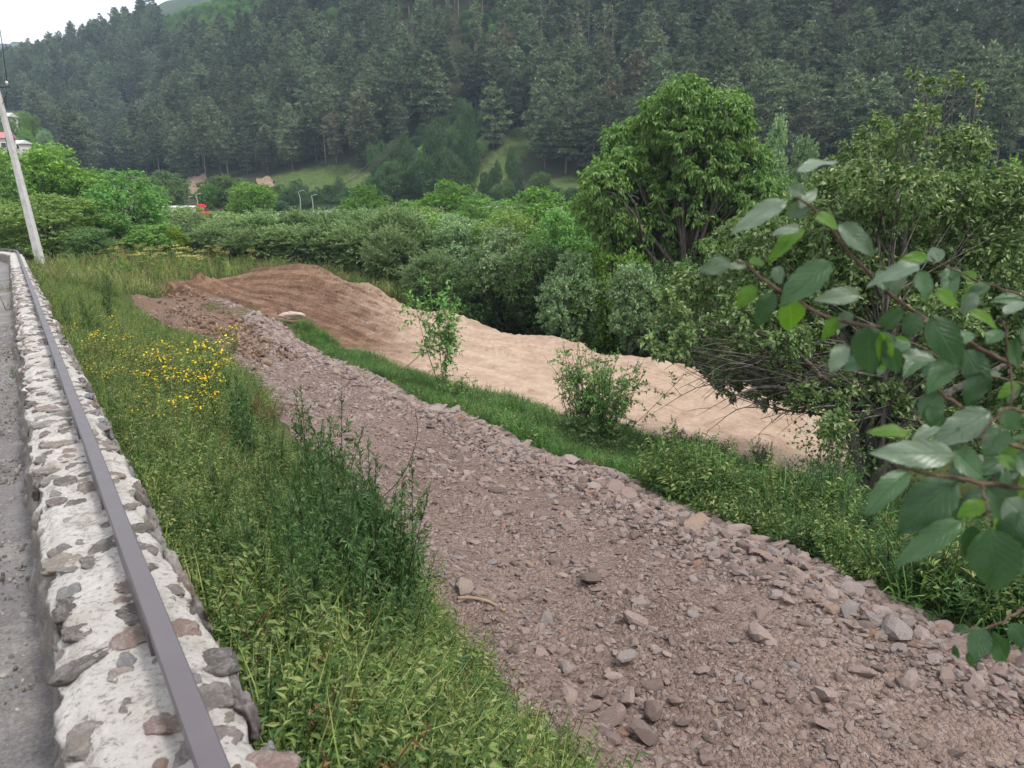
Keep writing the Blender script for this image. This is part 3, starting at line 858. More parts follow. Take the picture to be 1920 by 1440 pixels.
# foliage and bark colours (linear, what the leaf itself has)
G = {
 'walnut': leaf_mat('walnut_leaf', [(.068, .14, .032), (.115, .205, .05), (.19, .30, .08)], .45, .35, .3, .03),
 'fresh': leaf_mat('fresh_green_leaf', [(0.075, 0.156, 0.027), (0.125, 0.231, 0.044), (0.188, 0.312, 0.062)], .5, .3, .3),
 'mid': leaf_mat('mid_green_leaf', [(0.068, 0.151, 0.038), (0.120, 0.223, 0.058), (0.189, 0.316, 0.085)], .5, .3, .28),
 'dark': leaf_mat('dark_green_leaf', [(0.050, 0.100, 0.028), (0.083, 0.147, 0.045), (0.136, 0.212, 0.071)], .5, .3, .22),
 'grey': leaf_mat('grey_green_leaf', [(0.103, 0.165, 0.072), (0.179, 0.263, 0.120), (0.282, 0.381, 0.189)], .5, .35, .25),
 'willow': leaf_mat('willow_leaf', [(0.088, 0.139, 0.050), (0.142, 0.210, 0.080), (0.236, 0.313, 0.147)], .5, .35, .25),
 'hazel': leaf_mat('hazel_leaf', [(0.094, 0.172, 0.042), (0.160, 0.244, 0.065), (0.254, 0.342, 0.103)], .55, .25, .28),
 'apple': leaf_mat('apple_leaf', [(.05, .10, .026), (.09, .152, .042), (.145, .21, .066), (.235, .295, .14)], .45, .45, .25, .03),
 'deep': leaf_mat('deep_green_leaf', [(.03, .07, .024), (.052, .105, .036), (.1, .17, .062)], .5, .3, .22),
 'pine': leaf_mat('pine_needles', [(0.056, 0.086, 0.049), (0.110, 0.145, 0.080), (0.196, 0.231, 0.129)], .6, .25, .15, .42),
 'pinebrown': leaf_mat('browned_pine_needles', [(0.091, 0.097, 0.061), (0.136, 0.135, 0.085), (0.197, 0.184, 0.117)], .6, .2, .12, .25),
 'spruce': leaf_mat('spruce_needles', [(0.041, 0.088, 0.054), (0.077, 0.135, 0.077), (0.126, 0.200, 0.110)], .6, .25, .1, .25),
 'mugwort': leaf_mat('mugwort_leaf', [(.036, .078, .02), (.06, .115, .033), (.10, .165, .06)], .55, .3, .25),
 'grass': leaf_mat('meadow_grass', [(.085, .145, .03), (.15, .22, .05), (.23, .295, .082), (.37, .37, .16)], .5, .35, .35, .25),
 'lush': leaf_mat('lush_grass', [(.05, .125, .026), (.085, .185, .042), (.135, .25, .07)], .45, .35, .35, .2),
 'straw': leaf_mat('dry_straw', [(.2, .15, .07), (.34, .26, .13), (.42, .34, .19)], .7, .2, .25, .2),
 'herb': leaf_mat('herb_leaf', [(.062, .105, .03), (.108, .16, .046), (.17, .225, .07), (.24, .255, .10)], .5, .3, .3, .3),
 'rust': leaf_mat('rusty_dock', [(.07, .04, .02), (.115, .065, .032), (.16, .10, .05)], .7, .2, .15, .25),
 'yellow': leaf_mat('yellow_petal', [(.6, .4, .015), (.72, .52, .03)], .6, .2, .2, .1),
 'umbel': leaf_mat('umbel_head', [(.3, .3, .09), (.42, .38, .14)], .7, .2, .2, .15),
 'weedy': leaf_mat('yellow_green_leaf', [(.12, .17, .02), (.2, .26, .035)], .5, .3, .3, .15),
}
BARK = bark_mat('grey_brown_bark', (.05, .042, .034), (.13, .115, .095))
BARK_P = bark_mat('pine_bark', (.13, .09, .07), (.3, .24, .2), 3)
BARK_A = bark_mat('mossy_apple_bark', (.035, .028, .022), (.15, .135, .115), 14)
STEM = flat_mat('green_stem', (.06, .085, .03), .7)
STEM_D = flat_mat('dark_stem', (.03, .035, .02), .7)
STEM_R = flat_mat('reddish_stem', (.09, .05, .03), .7)
DEADWOOD = flat_mat('dead_wood', (.26, .19, .13), .8)
TWIG = bark_mat('red_brown_twig', (.065, .04, .03), (.15, .10, .085), 30)

class Plant:
    """a plant kind: named part meshes that every copy shares"""
    def __init__(self, parts): self.parts = parts          # list of (name, mesh data, material key or None, stuff?)
def plant_kind(parts):
    return Plant([(n, mesh_data(n, a[0], a[1], m, a[2] if len(a) > 2 else None, smooth_shade=s)) for n, a, m, s in parts])
def put(kind, name, loc, label, cat_, group=None, rz=0., sc=(1, 1, 1), mat=None, lean=(0, 0)):
    e = empty(name, loc, label, cat_, group)
    e.rotation_euler = (lean[0], lean[1], rz); e.scale = sc
    for n, me in kind.parts:
        o = bpy.data.objects.new(n, me); COL.objects.link(o); o.parent = e
        if n == 'flower_heads': o['kind'] = 'stuff'
        if mat and n in ('crown', 'foliage'):
            o.material_slots[0].link = 'OBJECT'; o.material_slots[0].material = mat
    return e

# ---- conifers
def pine(seed, h=16., w=5.2, z0=.22, whorls=20, per=6, dead=False, style='pine', spray=(.8, .24)):
    r = np.random.default_rng(seed); parts = [tube(curve_pts([[0, 0, -.8], [r.normal() * .15, r.normal() * .15, h * .5], [0, 0, h * .97]], 8), np.linspace(.2, .03, 8), 6)]
    Bs, Ts = [], []
    for i in range(whorls):
        f = i / (whorls - 1); z = h * (z0 + (1 - z0) * f ** .95)
        if style == 'pine': R = w / 2 * (min(1, .62 + 1.9 * f) * (1 - f ** 2.6) ** .8 + .07)
        else: R = w / 2 * ((1 - f) ** .85 + .03)
        n = max(3, int(round(per * (1 - .3 * f)))); a0 = r.uniform(0, 6.28)
        for k in range(n):
            if r.random() < (.2 if not dead else .5): continue
            a = a0 + 6.283 * k / n + r.normal() * .2; rr = R * r.uniform(.65, 1.15)
            rise = (-.10 + .5 * f) if style == 'pine' else (-.28 + .45 * f)
            b_ = np.array([0, 0, z + r.normal() * .12])
            t_ = b_ + np.array([math.cos(a), math.sin(a), rise]) * rr
            parts.append(tube(np.array([b_, t_]), [.045 * (1 - .6 * f), .015], 3))
            ns = max(3, int(rr * 3.4))
            for g in np.linspace(.22, 1, ns):
                c_ = b_ + (t_ - b_) * g
                lat = rr * .34 * (1.1 - g * .6) * r.uniform(.7, 1.2)
                for sgn in (-1, 1, 0):
                    d = np.array([-math.sin(a) * sgn + math.cos(a) * .6, math.cos(a) * sgn + math.sin(a) * .6, .16 + r.normal() * .15])
                    Bs.append(c_); Ts.append(c_ + d * lat * r.uniform(.5, 1.1))
    if not Bs: Bs, Ts = [[0, 0, h]], [[0, 0, h + .3]]
    lv = leaves_on(np.array(Bs), np.array(Ts), 4 if not dead else 1, spray[0], spray[1], r, t0=.2, spread=.6, droop=-.1, fwd=.7, upn=.8, nrand=.5, fold=.15)
    tr = cat(parts)
    return plant_kind([('trunk', tr[:2], BARK_P, True), ('crown', lv, G['pine'], False)])
PINES = [pine(1, 16, 6.6, .2, 12, 7), pine(2, 17, 6.0, .26, 12, 6), pine(3, 15, 7.0, .14, 12, 7), pine(4, 18, 5.4, .42, 10, 6), pine(5, 14, 6.6, .1, 12, 6), pine(6, 16.5, 7.0, .22, 13, 6)]
SPRUCES = [pine(11, 15, 6.0, .06, 26, 7, False, 'spruce'), pine(12, 13, 4.6, .04, 24, 7, False, 'spruce')]
BARE = [pine(21, 18, 3.0, .55, 10, 4), pine(22, 17, 2.4, .5, 9, 4, True)]

# ---- broadleaved kinds, about 6 m tall, stretched to size where they stand
def broad(seed, w=5., h=6., z0=1.2, n=26, R=.95, sprigs=58, nl=10, L=.145, W=.085, shape='round', stems=1, up=.3, r=.13, compound=0, leaf=None, key='mid', **kw):
    rg = np.random.default_rng(seed)
    lb = envelope(rg, n, w, h, z0, R, shape)
    cr = crown(lb, sprigs, nl, L, W, rg, up=up, compound=compound, leaf=leaf, **kw)
    tr = limbs(lb, [0, 0, 0], h, r, rg, stems=stems)
    return plant_kind([('trunk', tr, BARK, True), ('crown', cr, G[key], False)])
ROUND = [broad(31), broad(32, 5.4, 6, .8, 30, .85), broad(33, 4.6, 6, 1.4, 24, 1.0, L=.16, W=.1), broad(34, 5, 6, .5, 34, .8, L=.13, W=.075)]
BUSHY = [broad(41, 5, 6, .2, 36, .85, stems=4, r=.14), broad(42, 5.6, 6, .15, 40, .8, stems=5, r=.14, L=.13, W=.07), broad(43, 4.8, 6, .1, 34, .9, stems=3, L=.14, W=.085)]
WILLOW = [broad(51, 5, 6, .1, 46, .72, 56, 12, .26, .07, 'vase', 5, 1.1, .12, key='willow', zsq=1.3, r1=(.9, 2.0), spread=.55, fwd=.8, droop=-.1),
          broad(52, 5.4, 6, .1, 50, .7, 56, 12, .25, .065, 'vase', 6, 1.2, .12, key='willow', zsq=1.4, r1=(.9, 2.0), spread=.55, fwd=.8, droop=-.1)]
POPLAR = [broad(61, 3.6, 6, .7, 30, .6, 46, 9, .16, .12, 'round', 1, .7, key='grey', zsq=1.2)]
COLUMN = [broad(71, 1.9, 6, .1, 26, .42, 44, 8, .14, .08, 'cone', 1, .6, key='dark')]

class Namer: pass
def tree_at(kind, px, z, top, wpx, label, mat=None, name='tree', cat_='tree', group=None, base_h=6.0, base_w=5.0, sink=0.0):
    q = at(px, z); w_ = wpx * z / F
    tz = top_z(q, top)
    h = max(tz - q[2] + sink, 1.2)
    q[2] -= sink
    return put(kind, name, q, label, cat_, group, random.uniform(0, 6.28), (w_ / base_w, w_ / base_w, h / base_h), mat)
random.seed(4)

# ------------------------------------------------------------------ conifer forest over the valley
rf = np.random.default_rng(12)
cand = []
gx, gy = np.meshgrid(np.arange(-340, 260, 1.0), np.arange(95, 560, 1.0), indexing='ij')
pts = np.stack([gx.ravel(), gy.ravel()], -1) + rf.uniform(-.5, .5, (gx.size, 2))
zz = HF(pts[:, 0], pts[:, 1]); q3 = np.c_[pts, zz]
bx, by, bz = project(q3)
keep = (bx > -160) & (bx < 2080) & (by > -260) & (by < 420)
q3, bx, by, bz = q3[keep], bx[keep], by[keep], bz[keep]
nr = vn(bx / 60, by / 40, 2)
foot = np.interp(bx, [-100, 150, 350, 480, 640, 760, 860, 960, 1010, 1120, 1500, 1900], [215, 320, 340, 332, 310, 345, 340, 262, 325, 345, 372, 378])
open_ = inside(bx, by, CLEARING) | inside(bx, by, MEADOW) | inside(bx, by, LEFT_GREEN) | inside(bx, by, MEADOW_R)
BROADZONES = [[(690, 320), (760, 300), (860, 200), (930, 240), (890, 330), (800, 365), (710, 365)], [(290, 60), (420, -20), (560, -60), (520, 60), (400, 110), (330, 110)],
              [(820, 60), (1000, 30), (1010, 110), (860, 110)], [(960, 390), (985, 330), (1020, 330), (1010, 390)], [(560, 50), (640, 20), (680, 60), (600, 90)]]
inb = np.zeros(len(bx), bool)
for z_ in BROADZONES: inb |= inside(bx, by, z_)
okc = (by < foot) & ~open_
order = rf.permutation(np.nonzero(okc)[0])
cell = {}; chosen = []
for i in order:
    sp_ = 5.4 if not inb[i] else 4.8
    k = (int(q3[i, 0] // 5.4), int(q3[i, 1] // 5.4)); good = True
    for dx in (-1, 0, 1):
        for dy in (-1, 0, 1):
            for j in cell.get((k[0] + dx, k[1] + dy), ()):
                if (q3[i, 0] - q3[j, 0]) ** 2 + (q3[i, 1] - q3[j, 1]) ** 2 < sp_ ** 2: good = False; break
    if good: cell.setdefault(k, []).append(i); chosen.append(i)
chosen = np.array(chosen)
# how far a tree stands free of those before it decides how large it shows
size = 16.0 / bz[chosen]
vis_top = by[chosen] - size * F
on = (bx[chosen] > -10) & (bx[chosen] < 1930) & (by[chosen] > 20) & (vis_top < 420)
rank = np.argsort(-np.where(on, size, 0))
chosen = chosen[rank]; on = on[rank]
n_pine = n_br = 0
st_p, st_r, st_s, st_i = [], [], [], []
FOREST = []
def forest_pick(i):
    if inb[i]: return 'broad'
    if vn(bx[i] / 90 + 3, by[i] / 60, 7) > .27: return 'spruce'
    if by[i] < 170 and 680 < bx[i] < 1150 and rf.random() < .5: return 'bare'
    return 'pine'
pal_b = ['mid', 'deep', 'dark', 'deep']
stuff_kinds = [me for k in PINES + SPRUCES + BARE for n, me in k.parts if n == 'crown']
stuff_trunks = [me for k in PINES + SPRUCES + BARE for n, me in k.parts if n == 'trunk']
allk = PINES + SPRUCES + BARE
for j, i in enumerate(chosen):
    t_ = forest_pick(i); s_ = rf.uniform(.74, 1.28) * (1 if t_ != 'broad' else .8); wd = s_ * rf.uniform(.9, 1.2)
    rz = rf.uniform(0, 6.28)
    if t_ == 'broad':
        if on[j] and n_br < 70:
            put(ROUND[rf.integers(4)], 'broadleaf_tree', q3[i], 'green broadleaved tree among the conifers on the far hillside', 'tree', 'broadleaved trees on the far hillside', rz, (wd * 1.2, wd * 1.2, s_ * 1.25), G[pal_b[rf.integers(4)]])
            n_br += 1
        else: FOREST.append((i, len(allk) + rf.integers(4), rz, s_ * 1.2))
        continue
    ki = {'pine': rf.integers(6), 'spruce': 6 + rf.integers(2), 'bare': 8 + rf.integers(2)}[t_]
    if on[j] and n_pine < 288:
        mt = G['spruce'] if t_ == 'spruce' else (G['pinebrown'] if vn(bx[i] / 45, by[i] / 45, 11) > .28 else G['pine'])
        lab = {'pine': 'grey-green pine in the dense wood on the far hillside', 'spruce': 'dark pointed conifer in the dense wood on the far hillside', 'bare': 'thin-crowned pine with a pale bare trunk on the hillside'}[t_]
        put(allk[ki], 'pine_tree', q3[i], lab, 'tree', {'pine': 'pines of the hillside wood', 'spruce': 'pointed conifers of the hillside wood', 'bare': 'bare-trunked pines of the hillside wood'}[t_], rz, (wd, wd, s_), mt, (rf.normal() * .03, rf.normal() * .03))
        n_pine += 1
    else: FOREST.append((i, ki, rz, s_))
fi = np.array([f[0] for f in FOREST])
crowns = stuff_kinds + [me for k in ROUND for n, me in k.parts if n == 'crown']
trunks = stuff_trunks + [me for k in ROUND for n, me in k.parts if n == 'trunk']
P0 = q3[fi]; R0 = np.stack([np.zeros(len(fi)), np.zeros(len(fi)), [f[2] for f in FOREST]], -1); S0 = np.array([f[3] for f in FOREST])
scatter_gn('far_wood', np.concatenate([P0, P0]), np.concatenate([R0, R0]), np.r_[S0, S0],
           np.r_[[f[1] for f in FOREST], [f[1] + len(crowns) for f in FOREST]], crowns + trunks, 'dense conifer wood covering the upper hillside')
print('FOREST', len(chosen), n_pine, n_br, len(FOREST))

# ------------------------------------------------------------------ valley trees and thickets, far to near
def T(kind, px, z, top, w, label, mat, name='tree', cat_='tree', group=None, sink=0.):
    return tree_at(kind, px, z, top, w, label, G[mat], name, cat_, group, 6.0, 5.0, sink)
# at the foot of the hill
T(ROUND[1], 320, 140, 318, 100, 'dark leafy tree at the foot of the wood, left of the bare earth cut', 'dark')
T(ROUND[3], 292, 120, 330, 80, 'dark leafy tree rising over the shrubs, far left at the foot of the wood', 'dark')
T(ROUND[0], 425, 132, 326, 105, 'tall dark green tree in front of the bare earth cut', 'dark')
T(ROUND[2], 392, 128, 340, 55, 'slim green tree covering the right edge of the bare earth cut', 'mid')
T(ROUND[0], 480, 96, 340, 118, 'bright lime green round tree to the right of the red lorry', 'fresh')
T(ROUND[3], 452, 100, 372, 60, 'small green tree leaning on the bright lime green tree', 'fresh')
T(COLUMN[0], 563, 78, 378, 22, 'narrow dark columnar tree under the pale roadside pole', 'dark')
T(COLUMN[0], 640, 98, 390, 24, 'small dark conical tree at the edge of the slope meadow', 'spruce')
T(ROUND[3], 690, 72, 345, 125, 'neat round crowned green tree in the middle of the valley', 'fresh')
T(ROUND[1], 848, 72, 336, 150, 'light green spreading tree right of the round crowned tree', 'fresh')
T(BUSHY[0], 775, 78, 372, 110, 'green bush between the round tree and the light green tree', 'mid')
T(COLUMN[0], 975, 148, 300, 55, 'dark conical tree standing on the grassy clearing', 'spruce')
T(BUSHY[1], 945, 150, 335, 50, 'low dark bush at the foot of the grassy clearing', 'dark')
T(BUSHY[2], 1015, 140, 320, 60, 'dark bush to the right of the grassy clearing', 'dark')
for px, z, top, w in [(880, 160, 190, 40), (735, 150, 300, 70), (800, 150, 285, 80), (770, 150, 320, 60), (840, 150, 275, 70), (700, 150, 330, 55), (720, 165, 262, 50), (820, 175, 225, 70), (760, 165, 250, 60)]:
    T(BUSHY[random.randrange(3)], px, z, top, w, 'deep green broadleaved bush below the pines left of the grassy clearing', 'deep', 'bush', 'bush', 'bushes left of the clearing')
for px, z, top, w in [(540, 150, 365, 30), (597, 148, 350, 26), (615, 150, 372, 34), (660, 150, 352, 30), (575, 140, 372, 40), (640, 155, 330, 30), (505, 150, 350, 46), (530, 158, 345, 50), (560, 160, 335, 44), (620, 160, 345, 46), (680, 155, 348, 56), (590, 155, 358, 50), (645, 150, 362, 44), (520, 142, 375, 60), (610, 142, 385, 60), (670, 140, 380, 60), (560, 142, 385, 56), (910, 155, 320, 34), (930, 160, 300, 28), (960, 160, 275, 30), (900, 148, 360, 40), (1040, 140, 350, 50), (1075, 135, 350, 56)]:
    T(BUSHY[random.randrange(3)], px, z, top, w, 'small bush dotted on the slope meadow below the wood', 'deep', 'bush', 'bush', 'bushes on the slope meadow')
# left side
T(ROUND[0], 92, 62, 266, 230, 'large light green tree behind the utility pole', 'fresh')
T(ROUND[2], 175, 66, 305, 150, 'light green tree behind and right of the pole, lower than its neighbour', 'mid')
T(ROUND[1], 12, 54, 290, 130, 'green tree cut by the left picture edge behind the pole', 'mid')
T(ROUND[3], 252, 48, 318, 180, 'broad dark green tree with a forked trunk left of the willows', 'mid')
T(BUSHY[1], 105, 45, 362, 235, 'large grey-green hazel bush right behind the utility pole', 'hazel', 'bush', 'bush')
T(BUSHY[0], 0, 47, 372, 120, 'hazel bush at the left picture edge above the end of the wall', 'hazel', 'bush', 'bush')
T(BUSHY[2], 175, 42, 425, 110, 'dark shadowy bush at the right foot of the hazel bush', 'dark', 'bush', 'bush')
T(BUSHY[0], 300, 46, 418, 130, 'dark bush under the forked dark green tree', 'mid', 'bush', 'bush')
T(BUSHY[2], 350, 72, 384, 120, 'pale green bush below the white trailer of the lorry', 'hazel', 'bush', 'bush')
T(BUSHY[1], 420, 66, 395, 130, 'yellowish green bush under the red lorry', 'hazel', 'bush', 'bush')
T(BUSHY[0], 545, 66, 402, 130, 'mid green bush in front of the slope meadow', 'willow', 'bush', 'bush')
T(BUSHY[2], 625, 62, 400, 130, 'mid green bush under the round crowned tree, to its left', 'mid', 'bush', 'bush')
T(BUSHY[1], 715, 60, 398, 140, 'grey-green bush directly below the round crowned tree', 'hazel', 'bush', 'bush')
T(BUSHY[0], 800, 60, 385, 150, 'grey-green bush below the light green spreading tree', 'hazel', 'bush', 'bush')
T(ROUND[1], 1010, 62, 350, 210, 'light green broad tree left of the walnut, tops catching the light', 'fresh')
T(ROUND[3], 905, 58, 372, 150, 'mid green tree between the light green trees', 'mid')
T(ROUND[2], 1120, 52, 312, 130, 'green tree tucked behind the left flank of the walnut', 'mid')
# willow thicket behind the brown end of the field
for k, (px, z, top, w) in enumerate([(a_, b_, c_ - 14, d_) for a_, b_, c_, d_ in [(380, 52, 425, 130), (440, 50, 428, 130), (500, 49, 425, 130), (565, 50, 420, 140), (630, 49, 424, 130), (690, 48, 420, 140), (410, 47.5, 448, 110), (470, 47, 450, 120), (540, 47, 448, 120), (610, 47, 446, 120), (670, 46, 446, 120), (745, 46, 420, 130), (735, 43, 460, 100), (340, 50, 438, 110)]]):
    T(WILLOW[k % 2], px, z, top, w * 1.2, 'upright silvery green willow bush in the thicket behind the field', 'willow', 'willow_bush', 'bush', 'willow bushes of the thicket behind the field')
# river bank in front of the walnut
T(BUSHY[0], 815, 50, 395, 170, 'tall grey-green shrub at the right end of the willow thicket', 'hazel', 'bush', 'bush')
T(BUSHY[1], 870, 47, 400, 170, 'tall grey-green shrub with bare twigs left of the dark gap', 'grey', 'bush', 'bush')
T(BUSHY[2], 960, 46, 390, 180, 'leafy shrub with yellowish tips above the river bank', 'hazel', 'bush', 'bush')
T(BUSHY[0], 1050, 42, 385, 170, 'leafy shrub left of and below the walnut', 'mid', 'bush', 'bush')
T(WILLOW[0], 815, 37.5, 490, 130, 'silvery willow bush leaning over the field edge behind the sapling', 'willow', 'willow_bush', 'bush')
T(ROUND[3], 940, 37, 425, 190, 'dark shrub with thin bare trunks over the river edge, left one', 'grey', 'shrub', 'bush', None)
T(ROUND[0], 1010, 35, 450, 160, 'dark shrub with thin bare trunks over the river edge, middle one', 'dark', 'shrub', 'bush')
T(BUSHY[1], 890, 36, 470, 130, 'dark low shrub behind the top of the field bank', 'dark', 'shrub', 'bush')
T(ROUND[1], 1150, 31.5, 408, 175, 'yellow-green small tree with slim stems under the walnut', 'fresh')
T(ROUND[3], 1075, 31, 470, 150, 'grey leaved shrub with several slim trunks at the river edge', 'grey', 'shrub', 'bush')
T(ROUND[2], 1190, 29, 480, 140, 'grey leaved shrub with slim trunks right of the yellow-green tree', 'grey', 'shrub', 'bush')
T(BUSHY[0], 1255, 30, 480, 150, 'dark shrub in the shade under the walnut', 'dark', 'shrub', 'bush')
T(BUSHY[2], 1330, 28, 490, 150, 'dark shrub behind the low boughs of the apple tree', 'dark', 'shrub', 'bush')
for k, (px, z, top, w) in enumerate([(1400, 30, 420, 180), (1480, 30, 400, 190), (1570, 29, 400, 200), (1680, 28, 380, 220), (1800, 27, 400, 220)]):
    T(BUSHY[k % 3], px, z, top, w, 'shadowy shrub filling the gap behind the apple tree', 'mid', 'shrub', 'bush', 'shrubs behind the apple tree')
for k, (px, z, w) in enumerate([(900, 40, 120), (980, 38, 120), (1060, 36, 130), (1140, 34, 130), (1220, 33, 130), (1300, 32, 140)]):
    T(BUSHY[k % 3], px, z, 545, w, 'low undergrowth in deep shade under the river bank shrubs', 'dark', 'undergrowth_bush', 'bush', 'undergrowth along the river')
# right
T(POPLAR[0], 1432, 58, 225, 95, 'grey-green poplar right of the walnut top', 'grey')
T(POPLAR[0], 1485, 55, 262, 90, 'grey-green poplar, lower one further right of the walnut', 'grey')
T(ROUND[1], 1440, 48, 330, 140, 'green tree low behind the right flank of the walnut', 'mid')
T(ROUND[0], 1885, 30, 275, 260, 'bright yellow-green tree behind the apple tree at the right edge', 'fresh')
T(ROUND[2], 1700, 34, 340, 190, 'green tree behind the middle of the apple tree', 'mid')
T(ROUND[3], 1560, 40, 370, 170, 'green tree between the poplars and the apple tree', 'mid')
for k, (px, z, top, w) in enumerate([(2040, 20, 420, 320), (2200, 17, 430, 360), (2120, 26, 330, 340), (2320, 23, 350, 380), (2450, 16, 480, 380), (2060, 15, 640, 260), (2280, 12.5, 760, 320)]):
    T(BUSHY[k % 3], px, z, top, w, 'shrub on the river bank right of the apple tree', 'mid', 'shrub', 'bush', 'shrubs right of the apple tree')
# dry weeds behind the end of the ramp
# ------------------------------------------------------------------ walnut
def px_lobes(lst, z0, base, rr, jit=1.0):
    out = []
    for (px, py, R) in lst:
        z = z0 + rr.normal() * jit
        out.append([*P(px, py, z), R * z / F])
    return np.array(out)
rr = np.random.default_rng(8)
wb = at(1285, 30.5)
lst = [(1285, 185, 48), (1245, 215, 45), (1330, 210, 48), (1215, 250, 42), (1365, 200, 36), (1375, 250, 45), (1290, 255, 60), (1165, 262, 34), (1170, 310, 50), (1235, 310, 60), (1330, 310, 62), (1400, 310, 45),
       (1130, 345, 45), (1190, 370, 58), (1270, 380, 66), (1350, 375, 62), (1415, 365, 45), (1110, 390, 36), (1150, 420, 48), (1220, 430, 55), (1300, 440, 60), (1380, 425, 50), (1420, 410, 34), (1250, 480, 44), (1330, 480, 42), (1180, 470, 36)]
lb = np.concatenate([px_lobes(lst, 30.5, wb, rr, 1.2), px_lobes([(x, y, r) for x, y, r in lst if y < 460], 31.8, wb, rr, 1.3), px_lobes([(x, y, r * .9) for x, y, r in lst[4::2]], 29.3, wb, rr, .7)])
lb[:, :3] -= wb
cr = crown(lb, 34, 9, .2, .088, rr, up=.35, compound=6, leaf=.42, r1=(.75, 1.15), droop=.75, fwd=.45, spread=.65, upn=.8, nrand=.4, curl=.15)
tr = limbs(lb, [0, 0, 0], 9.5, .32, rr, fork=.3)
put(plant_kind([('trunk', tr, BARK, True), ('crown', cr, G['walnut'], False)]), 'walnut_tree', wb, 'tall bright green walnut tree with drooping leaves standing above the river shrubs', 'tree')

# ------------------------------------------------------------------ apple tree on the bank
ab = at(1612, 12.4)
al = [(1690, 262, 60), (1730, 215, 34), (1745, 165, 26), (1715, 135, 18), (1790, 150, 20), (1832, 190, 14), (1834, 160, 11), (1800, 285, 75), (1640, 240, 34), (1615, 300, 60), (1600, 345, 55), (1560, 350, 55), (1500, 395, 60), (1440, 440, 60), (1375, 440, 45), (1370, 490, 60),
      (1290, 535, 55), (1260, 590, 42), (1400, 560, 62), (1470, 500, 70), (1540, 450, 80), (1620, 410, 80), (1700, 360, 85), (1790, 370, 80), (1880, 360, 75), (1930, 420, 80), (1330, 620, 50), (1300, 665, 30), (1250, 560, 26), (1440, 620, 60), (1360, 690, 34),
      (1520, 590, 75), (1600, 520, 85), (1690, 470, 90), (1780, 470, 90), (1870, 500, 90), (1940, 560, 90), (1600, 620, 70), (1690, 580, 85), (1780, 590, 85), (1870, 620, 85), (1740, 690, 70), (1830, 720, 80), (1920, 700, 80), (1780, 800, 55), (1860, 830, 60), (1940, 820, 60), (1215, 640, 18), (1700, 780, 36), (1390, 650, 40), (1470, 690, 38), (1540, 660, 45), (1330, 700, 22), (1280, 640, 34), (1360, 715, 34), (1430, 735, 36), (1500, 745, 44), (1570, 735, 56), (1650, 745, 60), (1560, 800, 44), (1640, 820, 46), (1720, 830, 50), (1240, 660, 24), (1480, 640, 60), (1400, 600, 55)]
rr = np.random.default_rng(18)
lb = np.concatenate([px_lobes(al, 12.6, ab, rr, .9), px_lobes([(x + 12, y + 8, r) for x, y, r in al[10:]], 14.2, ab, rr, .7)]); lb[:, :3] -= ab; lb[:, 3] *= .85
cr = crown(lb, 85, 9, .095, .056, rr, up=.3, r1=(.6, 1.2), droop=.25, spread=.8, upn=.6, nrand=.6, curl=.25)
limb_parts = []
def L3(lst): return [P(x, y, z) - ab for x, y, z in lst]
for pts_, r0, r1 in [
    ([(1622, 950, 12.4), (1612, 880, 12.4), (1590, 800, 12.4), (1560, 755, 12.2), (1500, 735, 12.0), (1430, 725, 11.8), (1370, 745, 11.7)], .13, .008),
    ([(1640, 950, 12.5), (1640, 860, 12.5), (1615, 770, 12.5), (1600, 690, 12.6), (1560, 600, 12.7), (1500, 500, 12.8), (1450, 440, 12.8)], .17, .02),
    ([(1650, 950, 12.6), (1665, 860, 12.6), (1650, 760, 12.7), (1670, 640, 12.8), (1690, 520, 12.9), (1700, 380, 13.0), (1740, 230, 13.0), (1728, 150, 13)], .18, .006),
    ([(1655, 945, 12.6), (1690, 850, 12.7), (1720, 760, 12.9), (1760, 640, 13.0), (1800, 500, 13.2), (1815, 330, 13.2), (1832, 165, 13.2)], .14, .005),
    ([(1630, 950, 12.3), (1650, 880, 12.2), (1700, 800, 12.0), (1790, 730, 11.8), (1890, 680, 11.8), (1960, 600, 11.8)], .13, .02),
    ([(1615, 800, 12.4), (1570, 740, 12.2), (1480, 650, 12.0), (1400, 620, 12.0), (1320, 605, 12.0)], .07, .006),
    ([(1560, 755, 12.2), (1470, 700, 12.4), (1380, 672, 12.5), (1300, 668, 12.5)], .035, .004),
    ([(1600, 690, 12.6), (1640, 560, 13.2), (1610, 420, 13.6), (1610, 300, 13.8)], .07, .01),
    ([(1690, 520, 12.9), (1640, 450, 12.4), (1550, 400, 12.2), (1480, 390, 12.2)], .05, .008),
    ([(1800, 500, 13.2), (1870, 420, 13.4), (1920, 360, 13.5)], .05, .01)]:
    limb_parts.append(tube(curve_pts(L3(pts_), 16), np.linspace(r0, r1, 16), 8))
# bare tangled twigs hanging at the lower left
tw_r = np.random.default_rng(77)
for k in range(38):
    x0, y0 = tw_r.uniform(1360, 1600), tw_r.uniform(640, 765); z0 = 12.1 + tw_r.normal() * .5
    ln = tw_r.uniform(60, 190); a = tw_r.uniform(2.5, 3.5)
    e = (x0 + math.cos(a) * ln, y0 + abs(math.sin(a)) * ln * tw_r.uniform(.2, 1.1) + ln * .18, z0 + tw_r.normal() * .4)
    mid_ = (.55 * x0 + .45 * e[0], .6 * y0 + .4 * e[1] - 14, z0)
    C_ = curve_pts(L3([(x0, y0, z0), mid_, e]), 7)
    limb_parts.append(tube(C_, np.linspace(.013, .003, 7), 4))
    for j in (2, 3, 4, 5):
        d = np.array([tw_r.normal() * .16, tw_r.normal() * .12, tw_r.normal() * .12 - .04])
        limb_parts.append(tube(np.array([C_[j], C_[j] + d * .6 + [0, 0, .02], C_[j] + d]), [.005, .004, .002], 3))
